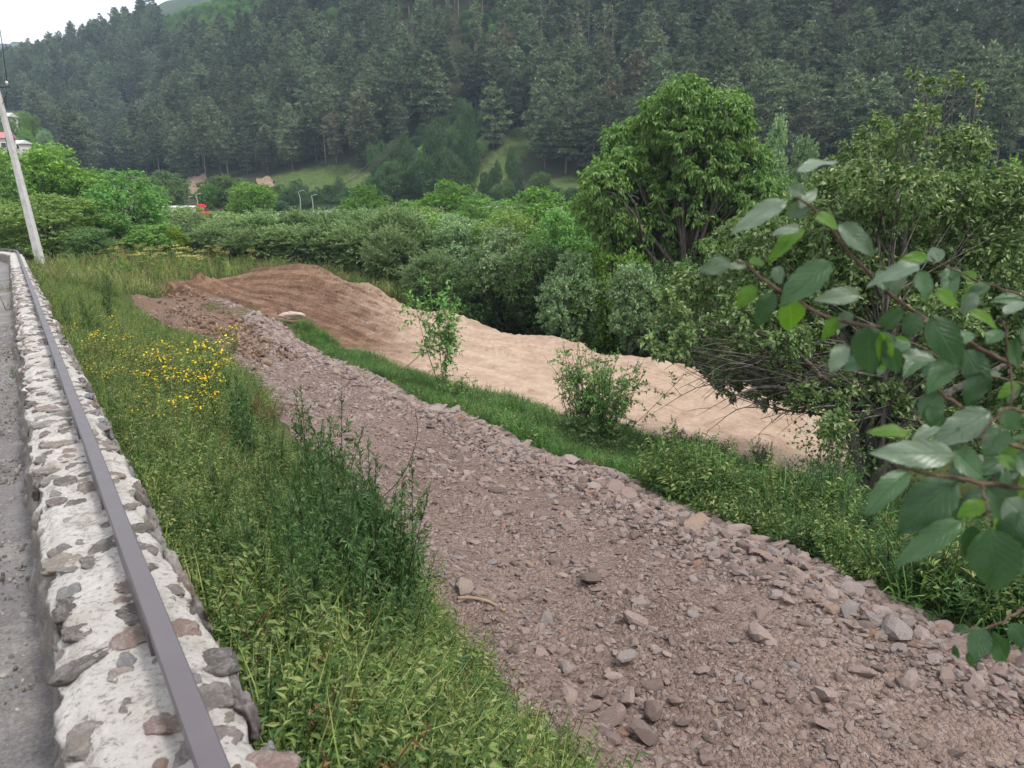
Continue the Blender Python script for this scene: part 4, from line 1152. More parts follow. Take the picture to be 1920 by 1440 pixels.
lm = limbs(lb, [.2, 0, 1.2], 5.5, .05, rr, fork=.3, stems=1)
apple_trunk = cat(limb_parts + [lm])
fr_b, fr_i = ico(2); fr_parts = []
for k in range(150):
    q = lb[rr.integers(len(lb))]; d = unit(rr.normal(size=3) + np.array([0, -.7, -.1])); c_ = q[:3] + d * q[3] * rr.uniform(.75, 1.1)
    fr_parts.append((fr_b * rr.uniform(.02, .03) * [1, 1, .92] + c_, fr_i, np.full(len(fr_b), rr.random())))
fr = cat(fr_parts)
FRUIT = leaf_mat('green_apple', [(.2, .24, .06), (.32, .3, .1), (.4, .26, .1)], .4, .4, .05, .1)
ap = put(plant_kind([('trunk', apple_trunk[:2], BARK_A, True), ('crown', cr, G['apple'], False), ('fruit', fr, FRUIT, True)]), 'apple_tree', ab, 'old apple tree with small green fruit and twisted stems on the bank at right', 'tree')
for ch in ap.children:
    if ch.name.startswith('fruit'): ch['kind'] = 'stuff'
# leafy young shoots round the apple stems
sh_kind = plant_kind([('stem', cat([tube(curve_pts([[0, 0, -.1], [.05 * a, .05 * b_, .5], [.15 * a, .15 * b_, 1.1]], 5), [.008, .006, .004, .003, .002], 4) for a, b_ in rr.normal(size=(9, 2))])[:2], BARK_A, True),
                      ('foliage', leaves_on(np.zeros((40, 3)) + rr.normal(size=(40, 3)) * [.18, .18, .02], rr.normal(size=(40, 3)) * [.35, .35, .3] + [0, 0, .95], 9, .06, .04, rr, spread=.9), G['dark'], False)])
for k, (px, py, s) in enumerate([(1560, 930, 1.3), (1540, 900, 1.1), (1590, 945, 1.0), (1680, 940, 1.1), (1530, 955, .9)]):
    q = at(px, 12.0 + .2 * k); put(sh_kind, 'leafy_shoot', q, 'dark leafy young shoots sprouting beside the apple trunk', 'shoot', 'shoots round the apple trunk', k, (s, s, s * 1.2))

# ------------------------------------------------------------------ low growth
rg = np.random.default_rng(21)
def tuft(r, n, h, w, rad, bend, seedhead=0):
    a = r.uniform(0, 6.28, n); rr_ = rad * np.sqrt(r.random(n)); hh = h * r.uniform(.5, 1.15, n)
    base = np.stack([np.cos(a) * rr_, np.sin(a) * rr_, np.zeros(n)], -1)
    az = a + r.normal(size=n) * .9; d = np.stack([np.cos(az), np.sin(az), np.zeros(n)], -1)
    be = bend * r.uniform(.2, 1.5, n)
    sd = np.stack([-np.sin(az), np.cos(az), np.zeros(n)], -1)
    V = []; ks = np.array([0, .35, .7, 1.0]); ws = np.array([.8, 1., .7, .06])
    for k, wk in zip(ks, ws):
        c_ = base + d * (be * hh * k ** 2)[:, None] + np.array([0, 0, 1]) * (hh * (k - .45 * np.minimum(be, 1.2) * k ** 3))[:, None]
        V += [c_ - sd * w * wk * .5, c_ + sd * w * wk * .5]
    V = np.stack(V, 1).reshape(-1, 3); f = []
    i = np.arange(n)[:, None] * 8
    for s in range(3): f.append(np.concatenate([i + 2 * s, i + 2 * s + 1, i + 2 * s + 3, i + 2 * s + 2], 1))
    return V, tris(np.concatenate(f)), np.repeat(r.random(n), 8)
GR = [mesh_data('grass_tuft', *tuft(rg, 16, .42, .008, .10, .5)[:2], G['grass'], None) for _ in range(0)]
def tm(nm, mat, *a):
    t_ = tuft(rg, *a); return mesh_data(nm, t_[0], t_[1], mat, t_[2])
grass_k = [tm('tall_grass', G['grass'], 18, .42, .0065, .13, .6), tm('tall_grass', G['grass'], 14, .58, .006, .12, .45), tm('tall_grass', G['grass'], 22, .30, .007, .14, .9), tm('dry_grass', G['straw'], 9, .5, .004, .12, .5)]
lush_k = [tm('lush_grass', G['lush'], 22, .34, .009, .12, .7), tm('lush_grass', G['lush'], 18, .45, .009, .12, .5), tm('lush_grass', G['lush'], 26, .25, .008, .13, .9), tm('dry_grass', G['straw'], 7, .4, .005, .1, .5)]
def herb(nst, h, L, W, nl, key, spread=.8):
    B = rg.normal(size=(nst, 3)) * [.06, .06, 0]; Tt = B + rg.normal(size=(nst, 3)) * [h * .3, h * .3, 0] + np.stack([np.zeros(nst), np.zeros(nst), h * rg.uniform(.6, 1.1, nst)], -1)
    lv = leaves_on(B, Tt, nl, L, W, rg, t0=.1, spread=spread, fwd=.35, droop=.05, upn=1.1, nrand=.35, curl=.25)
    st = cat([tube(np.array([b_, t_]), [.004, .002], 3) for b_, t_ in zip(B, Tt)])
    a = cat([lv, (st[0], st[1], np.full(len(st[0]), .2))])
    return mesh_data('herb', *a[:2], G[key], a[2])
herb_k = [herb(6, .32, .042, .022, 13, 'herb'), herb(5, .4, .04, .012, 20, 'herb'), herb(7, .22, .036, .024, 11, 'herb'), herb(6, .38, .042, .012, 22, 'mugwort'), herb(5, .42, .045, .016, 20, 'herb'), herb(5, .4, .03, .012, 14, 'rust')]
def on_wall_side(u, f):
    """a point on the slope between the wall (f=0) and the ramp edge (f=1)"""
    B = resamp(TLw, u); d = B[:, 0] * E_S[0] + B[:, 1] * E_S[1]
    wx_, wy_ = wall_xy(np.maximum(d, -3), np.full(len(u), .40))
    return np.stack([wx_ + (B[:, 0] - wx_) * f, wy_ + (B[:, 1] - wy_) * f], -1)
def scat(name, xy, ks, wts, smin, smax, label, tilt=.12, patch=0.):
    n = len(xy); z = HF(xy[:, 0], xy[:, 1])
    rot = np.stack([rg.normal(size=n) * tilt, rg.normal(size=n) * tilt, rg.uniform(0, 6.28, n)], -1)
    return scatter_gn(name, np.c_[xy, z - .02], rot, rg.uniform(smin, smax, n) * np.clip(1 + patch * 2 * fbm(xy[:, 0] * .8, xy[:, 1] * .8, 9, 3), .35, 1.8), rg.choice(len(ks), n, p=np.array(wts) / np.sum(wts)), ks, label)
def u_pts(n, pw=1.7): return rg.random(n) ** pw
# slope between wall and ramp: more tufts near, larger and sparser far
n = 16000; u = rg.random(n) ** 1.5 * .97; f = rg.random(n)
xy = on_wall_side(u, f * np.where(u > .6, .8, np.where(u < .33, .80, .93)))
xy = xy[(rg.random(n) > .45 * smooth(.42, .2, u))]
scat('meadow_grass', xy, grass_k, [4, 3, 5, 1.4], .55, 1.1, 'rank yellow-green grass on the slope between wall and ramp', patch=.2)
n = 15000; u = rg.random(n) ** 2.0 * .95; f = rg.random(n) * np.where(u > .6, .8, np.where(u < .33, .86, .96))
xy = on_wall_side(u, f)
scat('meadow_herbs', xy, herb_k, [5, 7, 5, 7, 3, .7], .6, 1.15, 'low leafy weeds among the grass below the wall', patch=.15)
# strip of lush grass between ramp and field
def on_bank(u, f):
    A = resamp(TRw[1:-1], u); B = np.array([FNw[np.argmin(((FNw - a) ** 2).sum(1))] for a in A])
    Bn = resamp(FNw[1:], np.linspace(0, 1, 300))
    B = np.array([Bn[np.argmin(((Bn[:, :2] - a[:2]) ** 2).sum(1))] for a in A])
    return A[:, :2] + (B - A)[:, :2] * f[:, None]
poly_bank = [(q[0], q[1]) for q in TRw[1:9]] + [(q[0], q[1]) for q in FNs[2:-2]] + [(q[0], q[1]) for q in FNw[-2:]]
def in_bank(n, xmin, xmax):
    out = []; tot = 0
    while tot < n:
        a = np.stack([rg.uniform(-12, 14, 40000), rg.uniform(3, 34, 40000)], -1)
        a = a[inside(a[:, 0], a[:, 1], poly_bank)]
        b1, b2, b3 = project(np.c_[a, HF(a[:, 0], a[:, 1])])
        a = a[(b1 > xmin) & (b1 < xmax) & (b2 < 1500)]
        out.append(a); tot += len(a)
    return np.concatenate(out)[:n]
xy = in_bank(13000, 560, 1330)
xy = xy[fbm(xy[:, 0] * .9, xy[:, 1] * .9, 5, 3) > -.33]
scat('bank_grass', xy, lush_k + [herb_k[0], herb_k[3]], [4, 4, 5, 1.4, 2, 3], .5, 1.0, 'bright lush grass on the bank between ramp and field', patch=.5)
# herbs under the apple tree; darker leaf mix stands in for the tree's shade
xy = in_bank(6500, 1240, 2500)
scat('bank_herbs', xy, herb_k[:5] + lush_k[:2], [2, 1, 2, 7, 2, 2, 2], .8, 1.5, 'leafy herbs on the bank under the apple tree, coloured dark for its shade', patch=.5)
for k, (px_, z_, s_) in enumerate([]): pass
# weeds behind the end of the ramp and toward the river
n = 5200
xy = np.stack([rg.uniform(-24, 8, n), rg.uniform(30, 50, n)], -1)
bx_, by_, _ = project(np.c_[xy, HF(xy[:, 0], xy[:, 1])])
fld = [(q[0], q[1]) for q in FNw] + [(q[0], q[1]) for q in FFw[::-1]]
rmp = [(q[0], q[1]) for q in TLw] + [(q[0], q[1]) for q in TRw[::-1]]
wd_ = wall_xy(np.linspace(20, 45, 30), np.full(30, .5))
ok = ~inside(xy[:, 0], xy[:, 1], fld) & ~inside(xy[:, 0], xy[:, 1], rmp) & (bx_ > 60) & (bx_ < 800) & (by_ < 575)
dwall = np.min(np.hypot(xy[:, 0:1] - wd_[0][None], xy[:, 1:2] - wd_[1][None]), axis=1)
ok &= (dwall > .6) & (((xy[:, 0] * E_T[0] + xy[:, 1] * E_T[1]) > .6))
xy = xy[ok]
scat('far_weeds', xy, grass_k + herb_k, [3, 4, 2, 8, 2, 2, 1, 2, 2, 2], 1.2, 2.4, 'tall weeds and dry grass beyond the end of the ramp')
# grass on the open slopes of the hill, in clumps
msk = inside(bx, by, CLEARING) | inside(bx, by, MEADOW) | inside(bx, by, MEADOW_R) | inside(bx, by, LEFT_GREEN)
ii = rg.choice(np.nonzero(msk)[0], min(6000, msk.sum()), replace=False)
scat('hill_meadow', q3[ii, :2] + rg.uniform(-.5, .5, (len(ii), 2)), grass_k[:3] + herb_k[:3], [3, 3, 3, 1, 1, 1], 1.0, 2.4, 'rough grass on the open slopes below the wood')

# ---- mugwort: tall stems with divided leaves, each plant its own
def mug(seed, h=1.35, ns=4):
    r = np.random.default_rng(seed); st = []; Bs = []; Ts = []; tipB = []; tipT = []
    for k in range(ns):
        b_ = np.array([r.normal() * .07, r.normal() * .07, -.05]); hh = h * r.uniform(.7, 1.08); ln = r.normal(size=2) * .11 * hh
        C_ = curve_pts([b_, b_ + [ln[0] * .4, ln[1] * .4, hh * .5], b_ + [ln[0], ln[1], hh]], 12)
        st.append(tube(C_, np.linspace(.0075, .002, 12), 4))
        for i in range(1, 11): (Bs if i < 9 else tipB).append(C_[i]); (Ts if i < 9 else tipT).append(C_[i + 1])
        for _ in range(5):
            i = r.integers(5, 10); d = np.array([r.normal() * .12, r.normal() * .12, .2]) * r.uniform(.6, 1.2)
            tipB.append(C_[i]); tipT.append(C_[i] + d)
    B, Tt = segs_on(np.array(Bs), np.array(Ts), 4, .14, r, t0=0, spread=.95, fwd=.3, up=.15, taper=0)
    hgt = np.clip(B[:, 2:3] / h, 0, 1); Tt = B + (Tt - B) * (1.15 - .75 * hgt)
    lv = leaves_on(B, Tt, 6, .062, .017, r, t0=.2, spread=.75, fwd=.65, droop=.05, upn=1.0, nrand=.4)
    lv2 = leaves_on(np.array(tipB), np.array(tipT), 12, .05, .013, r, t0=0, spread=.6, fwd=.8, droop=-.1)
    return plant_kind([('stem', cat(st)[:2], STEM_D, True), ('foliage', cat([lv, lv2]), G['mugwort'], False)])
MUG = [mug(1, 1.35, 6), mug(2, 1.3, 7), mug(3, 1.45, 5), mug(4, 1.25, 7)]
def plant_px(kind, name, px, py, top, label, cat_, group=None, hk=1.3, mat=None, wid=1.0, zmin=1.2):
    """stands where the sight line through (px,py) meets the ground; tall enough to reach picture row top"""
    q = hit(px, py, 80, zmin); _, _, z = project(q)
    tz = top_z(q, top); h = max(tz - q[2], .15)
    s = h / hk
    return put(kind, name, q, label, cat_, group, random.uniform(0, 6.28), (s * wid, s * wid, s), mat)
mg = [(500, 1330, 1230), (530, 1380, 1270), (600, 1370, 1250), (660, 1400, 1290), (730, 1400, 1290), (800, 1420, 1310), (450, 1200, 1080), (480, 1270, 1150), (560, 1440, 1330), (730, 1330, 1170), (560, 1260, 1060), (500, 1190, 1010), (680, 1230, 900), (610, 1130, 880), (765, 1235, 905), (735, 1240, 930), (700, 1200, 890), (655, 1150, 900), (640, 1000, 785), (625, 1050, 830), (585, 1100, 900), (560, 1180, 960), (600, 1230, 1000), (650, 1260, 1010), (540, 1240, 1050), (520, 1150, 960), (490, 1080, 930), (470, 1130, 990), (450, 870, 690), (470, 900, 740), (440, 1010, 880), (410, 1090, 930), (425, 1140, 960), (560, 1000, 850), (530, 930, 800), (590, 960, 830), (690, 1290, 1080), (740, 1310, 1100), (580, 1290, 1090), (690, 1080, 920), (620, 1180, 960), (720, 1160, 960), (505, 1010, 880), (555, 1080, 920)]
for k, (px, py, top) in enumerate(mg):
    plant_px(MUG[k % 4], 'mugwort', px, py, top - (45 if px > 560 else 20), 'tall dark green mugwort in the thick stand below the wall', 'weed', 'mugwort stand below the wall', 1.35, wid=.8 + .35 * random.random())
for px, py, top, lb_ in [(208, 620, 520, 'tall blue-green mugwort alone above the far grass by the wall'), (175, 640, 545, 'slim blue-green weed left of the tall lone mugwort'), (135, 640, 560, 'slim weed nearest the far part of the wall'), (870, 1330, 1190, 'thin mugwort shoot at the lower edge of the gravel'), (905, 1380, 1250, 'short mugwort shoot lowest at the gravel edge'), (955, 1420, 1290, 'small feathery weed beside the grey stone heap'), (1420, 925, 825, 'tall thin weed spire in front of the sandy field')]:
    plant_px(MUG[2 if top < 900 else 0], 'mugwort', px, py, top, lb_, 'weed', None, 1.4, wid=.8)
rq = np.random.default_rng(61)
bk = in_bank(34, 1250, 1950)
for k in range(34):
    q_ = np.array([bk[k, 0], bk[k, 1], HF(bk[k:k + 1, 0], bk[k:k + 1, 1])[0]]); s_ = rq.uniform(.35, .7)
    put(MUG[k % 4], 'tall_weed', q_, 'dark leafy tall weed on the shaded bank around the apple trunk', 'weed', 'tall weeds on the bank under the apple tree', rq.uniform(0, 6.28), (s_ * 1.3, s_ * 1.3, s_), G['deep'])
# ---- yellow-flowered plants
def yel(seed, h=.85):
    r = np.random.default_rng(seed); st = []; Bs = []; Ts = []; fl = []
    n = 6; disc = np.array([[math.cos(a), math.sin(a), .25 * (i % 2)] for i, a in enumerate(np.arange(10) * .6283)] + [[0, 0, .1]])
    df = np.array([[i, (i + 1) % 10, 10] for i in range(10)])
    for k in range(n):
        b_ = np.array([r.normal() * .08, r.normal() * .08, -.04]); hh = h * r.uniform(.65, 1.05); ln = r.normal(size=2) * .2 * hh
        C_ = curve_pts([b_, b_ + [ln[0] * .4, ln[1] * .4, hh * .55], b_ + [ln[0], ln[1], hh]], 9)
        st.append(tube(C_, np.linspace(.005, .002, 9), 4))
        for i in range(1, 8): Bs.append(C_[i]); Ts.append(C_[i + 1])
        for _ in range(6):
            e = C_[-1] + np.array([r.normal() * .07, r.normal() * .07, r.normal() * .05]); st.append(tube(np.array([C_[7], e]), [.002, .0015], 3))
            fl.append((disc @ np.array(Matrix.Rotation(r.normal() * .4, 3, 'X')).T * r.uniform(.011, .018) + e, df, np.full(11, r.random())))
    lv = leaves_on(np.array(Bs), np.array(Ts), 5, .075, .02, r, spread=.85, fwd=.5, droop=.1)
    return plant_kind([('stem', cat(st)[:2], STEM, True), ('foliage', lv, G['herb'], False), ('flower_heads', cat(fl), G['yellow'], False)])
YEL = [yel(1), yel(2, .75), yel(3, .95)]
ypos = [(300, 700, 645), (330, 720, 648), (362, 735, 650), (395, 740, 650), (415, 745, 665), (290, 735, 660), (320, 760, 668), (345, 775, 680), (375, 780, 690), (400, 790, 700), (385, 800, 705), (270, 740, 665), (300, 780, 690), (400, 770, 670), (340, 740, 655), (425, 720, 640), (370, 760, 660), (310, 800, 700), (360, 810, 700), (400, 815, 715), (165, 700, 630), (190, 745, 680), (395, 845, 735), (380, 760, 640), (355, 700, 640), (215, 690, 625), (240, 720, 650), (255, 690, 630), (180, 680, 620), (205, 760, 690), (420, 690, 615), (440, 670, 600), (300, 840, 760), (260, 780, 700), (150, 660, 600), (350, 850, 770), (225, 650, 590)]
for k, (px, py, top) in enumerate(ypos):
    plant_px(YEL[k % 3], 'yellow_flowered_plant', px, py, top, 'yellow-flowered weed in the patch between wall and upper ramp', 'weed', 'yellow flowers on the slope', .85)
# ---- rusty dock stalks, dry umbels
def dock(seed, h=.9):
    r = np.random.default_rng(seed); st = []; Bs = []; Ts = []
    for k in range(4):
        b_ = np.array([r.normal() * .06, r.normal() * .06, -.03]); e = b_ + [r.normal() * .12, r.normal() * .12, h * r.uniform(.7, 1.05)]
        st.append(tube(np.array([b_, e]), [.006, .003], 4))
        for _ in range(7):
            f_ = r.uniform(.45, 1); c_ = b_ + (e - b_) * f_; Bs.append(c_); Ts.append(c_ + np.array([r.normal() * .07, r.normal() * .07, .16]))
    return plant_kind([('stem', cat(st)[:2], STEM_R, True), ('foliage', leaves_on(np.array(Bs), np.array(Ts), 14, .022, .016, r, t0=0, spread=.8), G['rust'], False)])
DOCK = [dock(5), dock(6, .8)]
for k, (px, py, top) in enumerate([(475, 815, 725), (510, 820, 735), (490, 830, 745), (350, 850, 780), (395, 830, 760), (200, 710, 640), (235, 735, 690), (525, 810, 750), (330, 870, 800), (430, 850, 790)]):
    plant_px(DOCK[k % 2], 'dock', px, py, top, 'withered rust-brown dock stalk among the green weeds', 'weed', 'withered docks on the slope', .9)
def umb(seed, h=1.5):
    r = np.random.default_rng(seed); st = []; hd = []; Bs = []; Ts = []
    for k in range(4):
        b_ = np.array([r.normal() * .15, r.normal() * .15, -.05]); e = b_ + [r.normal() * .2, r.normal() * .2, h * r.uniform(.75, 1.05)]
        st.append(tube(np.array([b_, e]), [.012, .006], 4)); Bs.append(b_); Ts.append(b_ + (e - b_) * .8)
        for _ in range(16):
            d = np.array([r.normal() * .13, r.normal() * .13, .10 + r.normal() * .015]); st.append(tube(np.array([e, e + d]), [.003, .002], 3))
            hd.append(leaves_on((e + d)[None] - .01, (e + d)[None] + .02, 7, .05, .04, r, upn=2, nrand=.2, spread=1, fwd=.1, droop=0))
    lv = leaves_on(np.array(Bs), np.array(Ts), 12, .3, .12, r, spread=.9, fwd=.4)
    return plant_kind([('stem', cat(st)[:2], DEADWOOD, True), ('foliage', lv, G['fresh'], False), ('flower_heads', cat(hd), G['umbel'], False)])
UMB = [umb(1), umb(2)]
for k, (px, z, top) in enumerate([(225, 40, 484), (258, 41, 482), (285, 42, 483), (310, 42, 485), (335, 43, 488), (360, 43, 490), (385, 43, 492), (405, 43, 498), (425, 43, 500), (300, 39, 500), (345, 40, 505), (380, 40, 510), (270, 39, 500), (470, 44, 505), (240, 38, 498)]):
    q = at(px, z); tz = top_z(q, top); s = max(.8, (tz - q[2]) / 1.5)
    put(UMB[k % 2], 'umbel_plant', q, 'tall plant with flat pale yellowish seed heads behind the earth heap', 'weed', 'umbel plants behind the field', k, (s, s, s))
# bright yellow-green clump by the thicket
q = at(333, 46); put(BUSHY[2], 'shrub', q, 'small bright yellow-green shrub in front of the willow thicket', 'bush', None, 0, (.42, .42, .36), G['weedy'])
# ---- sapling, bushes on the bank
def sap(seed, h, stems, spread, nl, L, W, key, lo=.45, name='sapling', tw=16, r0=.012):
    r = np.random.default_rng(seed); st = []; Bs = []; Ts = []
    for k in range(stems):
        b_ = np.array([r.normal() * .06, r.normal() * .06, -.1]); e = b_ + [r.normal() * spread, r.normal() * spread, h * r.uniform(.7, 1.02)]
        C_ = curve_pts([b_, .5 * (b_ + e) + [r.normal() * .06, r.normal() * .06, 0], e], 10); st.append(tube(C_, np.linspace(r0, .003, 10), 4))
        for _ in range(tw):
            f_ = r.uniform(lo, 1); c_ = C_[int(f_ * 9)]; d = unit(r.normal(size=3) + [0, 0, .5]) * h * .16 * r.uniform(.5, 1.2)
            st.append(tube(np.array([c_, c_ + d]), [.004, .002], 3)); Bs.append(c_); Ts.append(c_ + d)
    return plant_kind([('stem', cat(st)[:2], BARK, True), ('foliage', leaves_on(np.array(Bs), np.array(Ts), nl, L, W, r, spread=.8, droop=.2), G[key], False)])
q = at(832, 18.3); put(sap(1, 3.0, 6, .34, 10, .11, .055, 'mid', .42, tw=24), 'sapling', q, 'slender young tree with several thin stems on the grass strip before the field', 'sapling')
bshk = sap(2, 1.1, 14, .35, 8, .06, .035, 'mid', .1, tw=10, r0=.007)
q = at(850, 17.6); put(bshk, 'bush', q, 'low leafy bush at the foot of the slender sapling', 'bush', None, 0, (.9, .9, .75))
q = at(1125, 14.2); put(sap(3, 1.95, 50, .42, 10, .062, .036, 'mid', .1, tw=14, r0=.007), 'bush', q, 'grey-green thorny bush standing alone on the grass strip before the sandy field', 'bush')
q = at(1075, 14.6); put(sap(7, 2.3, 6, .22, 8, .06, .036, 'mid', .35, tw=12, r0=.008), 'bush', q, 'taller thin shoots rising at the left side of the grey-green bush', 'bush')
q = at(1150, 13.4); put(bshk, 'bush', q, 'low dark growth hugging the front of the grey-green bush', 'bush', None, 1, (1.2, 1.2, .8), G['dark'])
q = at(885, 17.4); put(sap(4, .9, 2, .08, 6, .07, .04, 'mid', .4, tw=5, r0=.005), 'sapling', q, 'tiny sprig standing right of the slender sapling', 'sapling')
q = at(1015, 15.5); put(sap(5, .7, 3, .12, 6, .06, .03, 'mid', .3, tw=5, r0=.005), 'sapling', q, 'tiny sprig left of the grey-green bush', 'sapling')
# broad-leaved seedlings in the near grass
nk = []
for sd in range(3):
    r = np.random.default_rng(sd + 90); st = []; parts_ = []
    for k in range(4):
        b_ = np.array([r.normal() * .05, r.normal() * .05, -.03]); e = b_ + [r.normal() * .1, r.normal() * .1, .42 * r.uniform(.6, 1.1)]
        st.append(tube(np.array([b_, e]), [.004, .002], 4)); parts_.append(leaves_on(b_[None], e[None], 13, .048, .03, r, t0=.15, spread=.95, fwd=.25, droop=0, upn=1.4, nrand=.25, curl=.2, fold=.08))
    nk.append(plant_kind([('stem', cat(st)[:2], STEM, True), ('foliage', cat(parts_), G['herb'], False)]))
for k, (px, py, top) in enumerate([(560, 1330, 1250), (545, 1400, 1310), (700, 1420, 1340), (620, 1400, 1325), (805, 1440, 1370), (660, 1345, 1270), (760, 1390, 1320), (520, 1350, 1280), (480, 1230, 1165), (450, 1180, 1120), (590, 1440, 1375), (700, 1360, 1290), (850, 1410, 1350), (640, 1460, 1400), (900, 1450, 1400), (400, 1080, 1030), (780, 1480, 1420)]):
    plant_px(nk[k % 3], 'broad_leaved_weed', px, py, top, 'young broad-leaved weed in the near grass at the foot of the wall', 'weed', 'broad-leaved weeds in the near grass', .42)
q = hit(912, 1432); e = empty('purple_flower', q, 'single small purple flower in the grass at the bottom of the picture', 'flower')
r = np.random.default_rng(4)
child('stem', mesh_data('stem', *tube(np.array([[0, 0, -.03], [.01, 0, .12], [.02, .01, .2]]), [.002, .002, .0015], 4), STEM), e)
pl_ = leaves_on(np.array([[.02, .01, .2]]), np.array([[.02, .01, .22]]), 9, .022, .012, r, spread=1, fwd=.4, droop=-.1)
child('petals', mesh_data('petals', pl_[0], pl_[1], leaf_mat('purple_petal', [(.13, .05, .38), (.2, .09, .5)], .6, .2, .2, .1), pl_[2]), e)
# a little scrub growing out of the foot of the wall
for k, (s, t) in enumerate([(9.2, -.22), (16.5, -.24), (21., -.3)]):
    q = wall_pt(np.array(s), np.array(t), road_z(s)); put(nk[k], 'broad_leaved_weed', q, ['small green weed at the pavement foot of the wall, nearest one', 'small green weed at the pavement foot of the wall, middle one', 'dark twiggy weed at the pavement foot of the wall near its bend'][k], 'weed', None, k, (.4 + .3 * k, .4 + .3 * k, .45 + .3 * k))

# ------------------------------------------------------------------ loose stone
mat_rock = rock_mat('quarried_stone', [(0, (.13, .10, .088)), (.25, (.195, .146, .129)), (.5, (.255, .193, .172)), (.7, (.31, .246, .22)), (.85, (.225, .2, .195)), (.96, (.28, .215, .17)), (1, (.24, .135, .10))], 12)
ROCKS = [rock_mesh('rock', 100 + k, mat_rock, 2 if k < 10 else 1, .5, 8 + k % 4, .05, .72) for k in range(12)]
PEB = [rock_mesh('pebble', 200 + k, mat_rock, 1, .5, 6, .03, .74) for k in range(8)]
rk = np.random.default_rng(33)
def trk(u, t):
    A = resamp(TLw, u); B = resamp(TRw, u); xy = A[:, :2] + (B - A)[:, :2] * t[:, None]
    wid = np.linalg.norm((B - A)[:, :2], axis=1)
    z = HF(xy[:, 0], xy[:, 1]) + track_relief(xy[:, 0], xy[:, 1], u, t, wid)
    return np.c_[xy, z]
# named stones: the largest, on the outer windrow and in the heap at the lower left
n = 1500; u = rk.uniform(.10, .62, n) ** 1.2; t = np.where(rk.random(n) < .62, rk.normal(.82, .11, n), rk.uniform(.05, .95, n))
q = trk(u, np.clip(t, .03, .99)); rad = np.clip(rk.lognormal(-2.85, .38, n), .035, .145) * (1 + .35 * (np.abs(t - .88) < .08))
hx = rk.normal(1120, 55, 46); hy = rk.normal(1375, 55, 46)
hp = np.array([hit(a, b_) for a, b_ in zip(hx, hy)]); hp[:, 2] += .08
q = np.concatenate([q, hp]); rad = np.r_[rad, rk.uniform(.05, .115, 46)]; heap = np.r_[np.zeros(n, bool), np.ones(46, bool)]
pxs, pys, zs = project(q); on_ = (pxs > 600) & (pxs < 1925) & (pys < 1450) & (zs > 1)
app = np.where(on_, rad / zs, 0); order = np.argsort(-app); bigs = []
for i in order:
    if len(bigs) >= 290 or app[i] <= 0: break
    if all(((q[i, :2] - q[j, :2]) ** 2).sum() > (.8 * (rad[i] + rad[j])) ** 2 for j in bigs): bigs.append(i)
for i in bigs:
    o = link('rock', ROCKS[rk.integers(12)], None, (q[i, 0], q[i, 1], q[i, 2] + rad[i] * .12))
    o.rotation_euler = (rk.normal() * .3, rk.normal() * .3, rk.uniform(0, 6.28)); s = rad[i]
    o.scale = (s * rk.uniform(.9, 1.25), s * rk.uniform(.85, 1.1), s * rk.uniform(.8, 1.25))
    if heap[i]: tag(o, 'angular grey stone in the small heap where grass meets gravel, bottom centre', 'rock', 'stones of the small heap by the grass')
    elif t[i] > .78: tag(o, 'angular brown-grey stone in the loose ridge along the outer ramp edge', 'rock', 'stones of the ridge along the ramp')
    else: tag(o, 'angular brown-grey stone lying loose on the gravel ramp', 'rock', 'stones scattered on the ramp')
# the rest is gravel
n = 60000; u = rk.random(n) ** 1.35 * .93; t = np.where(rk.random(n) < .42, rk.normal(.82, .12, n), rk.random(n))
t = np.clip(t, .0, 1.02); keep = (vn(u * 60, t * 6, 4) + vn(u * 150, t * 16, 6) * .8 > -.28 - .6 * (np.abs(t - .88) < .12)) & ~((np.abs(t - .3) < .05) & (rk.random(n) < .55)) & ~((np.abs(t - .62) < .07) & (rk.random(n) < .6))
keep &= ~((u > .58 + .25 * t) & (rk.random(n) < .93))
u, t = u[keep], t[keep]; q = trk(u, t); n = len(q)
_, _, zs = project(q)
rad = np.clip(rk.lognormal(-3.85, .5, n), .01, .085) * (1 + .03 * np.clip(zs - 5, 0, 25)) * np.where(np.abs(t - .88) < .12, 1.35, 1)
scl = np.stack([rad * rk.uniform(.9, 1.3, n), rad * rk.uniform(.8, 1.1, n), rad * rk.uniform(.7, 1.1, n)], -1)
q[:, 2] += rad * .1
scatter_gn('gravel', q, np.stack([rk.normal(size=n) * .35, rk.normal(size=n) * .35, rk.uniform(0, 6.28, n)], -1), scl, rk.integers(0, 8, n), PEB, 'crushed stone scattered over the ramp')
# clods on the heap of brown earth and along the field edge
mat_clod = rock_mat('earth_clod', [(0, (.12, .075, .052)), (.5, (.19, .125, .09)), (1, (.26, .18, .13))], 10)
CL = [rock_mesh('clod', 300 + k, mat_clod, 1, .7, 5, .2, .8) for k in range(5)]
pc = []
for (px, py, sx, sy, n_) in [(375, 550, 45, 10, 260), (470, 650, 40, 20, 330), (420, 610, 60, 22, 260), (350, 600, 40, 25, 160), (640, 530, 160, 22, 160)]:
    for a, b_ in zip(rk.normal(px, sx, n_), rk.normal(py, sy, n_)):
        if b_ > 522: pc.append(hit(a, b_, 60, 8))
pc = np.array(pc); pc[:, 2] += .08
hxy = P(370, 552, 35)[:2]; pc[:, 2] += .6 * np.exp(-((pc[:, 0] - hxy[0]) ** 2 / 2.5 + (pc[:, 1] - hxy[1]) ** 2 / 2.2))
n = len(pc); scatter_gn('earth_clods', pc, rk.uniform(0, 3, (n, 3)), np.clip(rk.lognormal(-2.8, .5, n), .03, .15), rk.integers(0, 5, n), CL, 'crumbled brown clods where ramp and field meet')
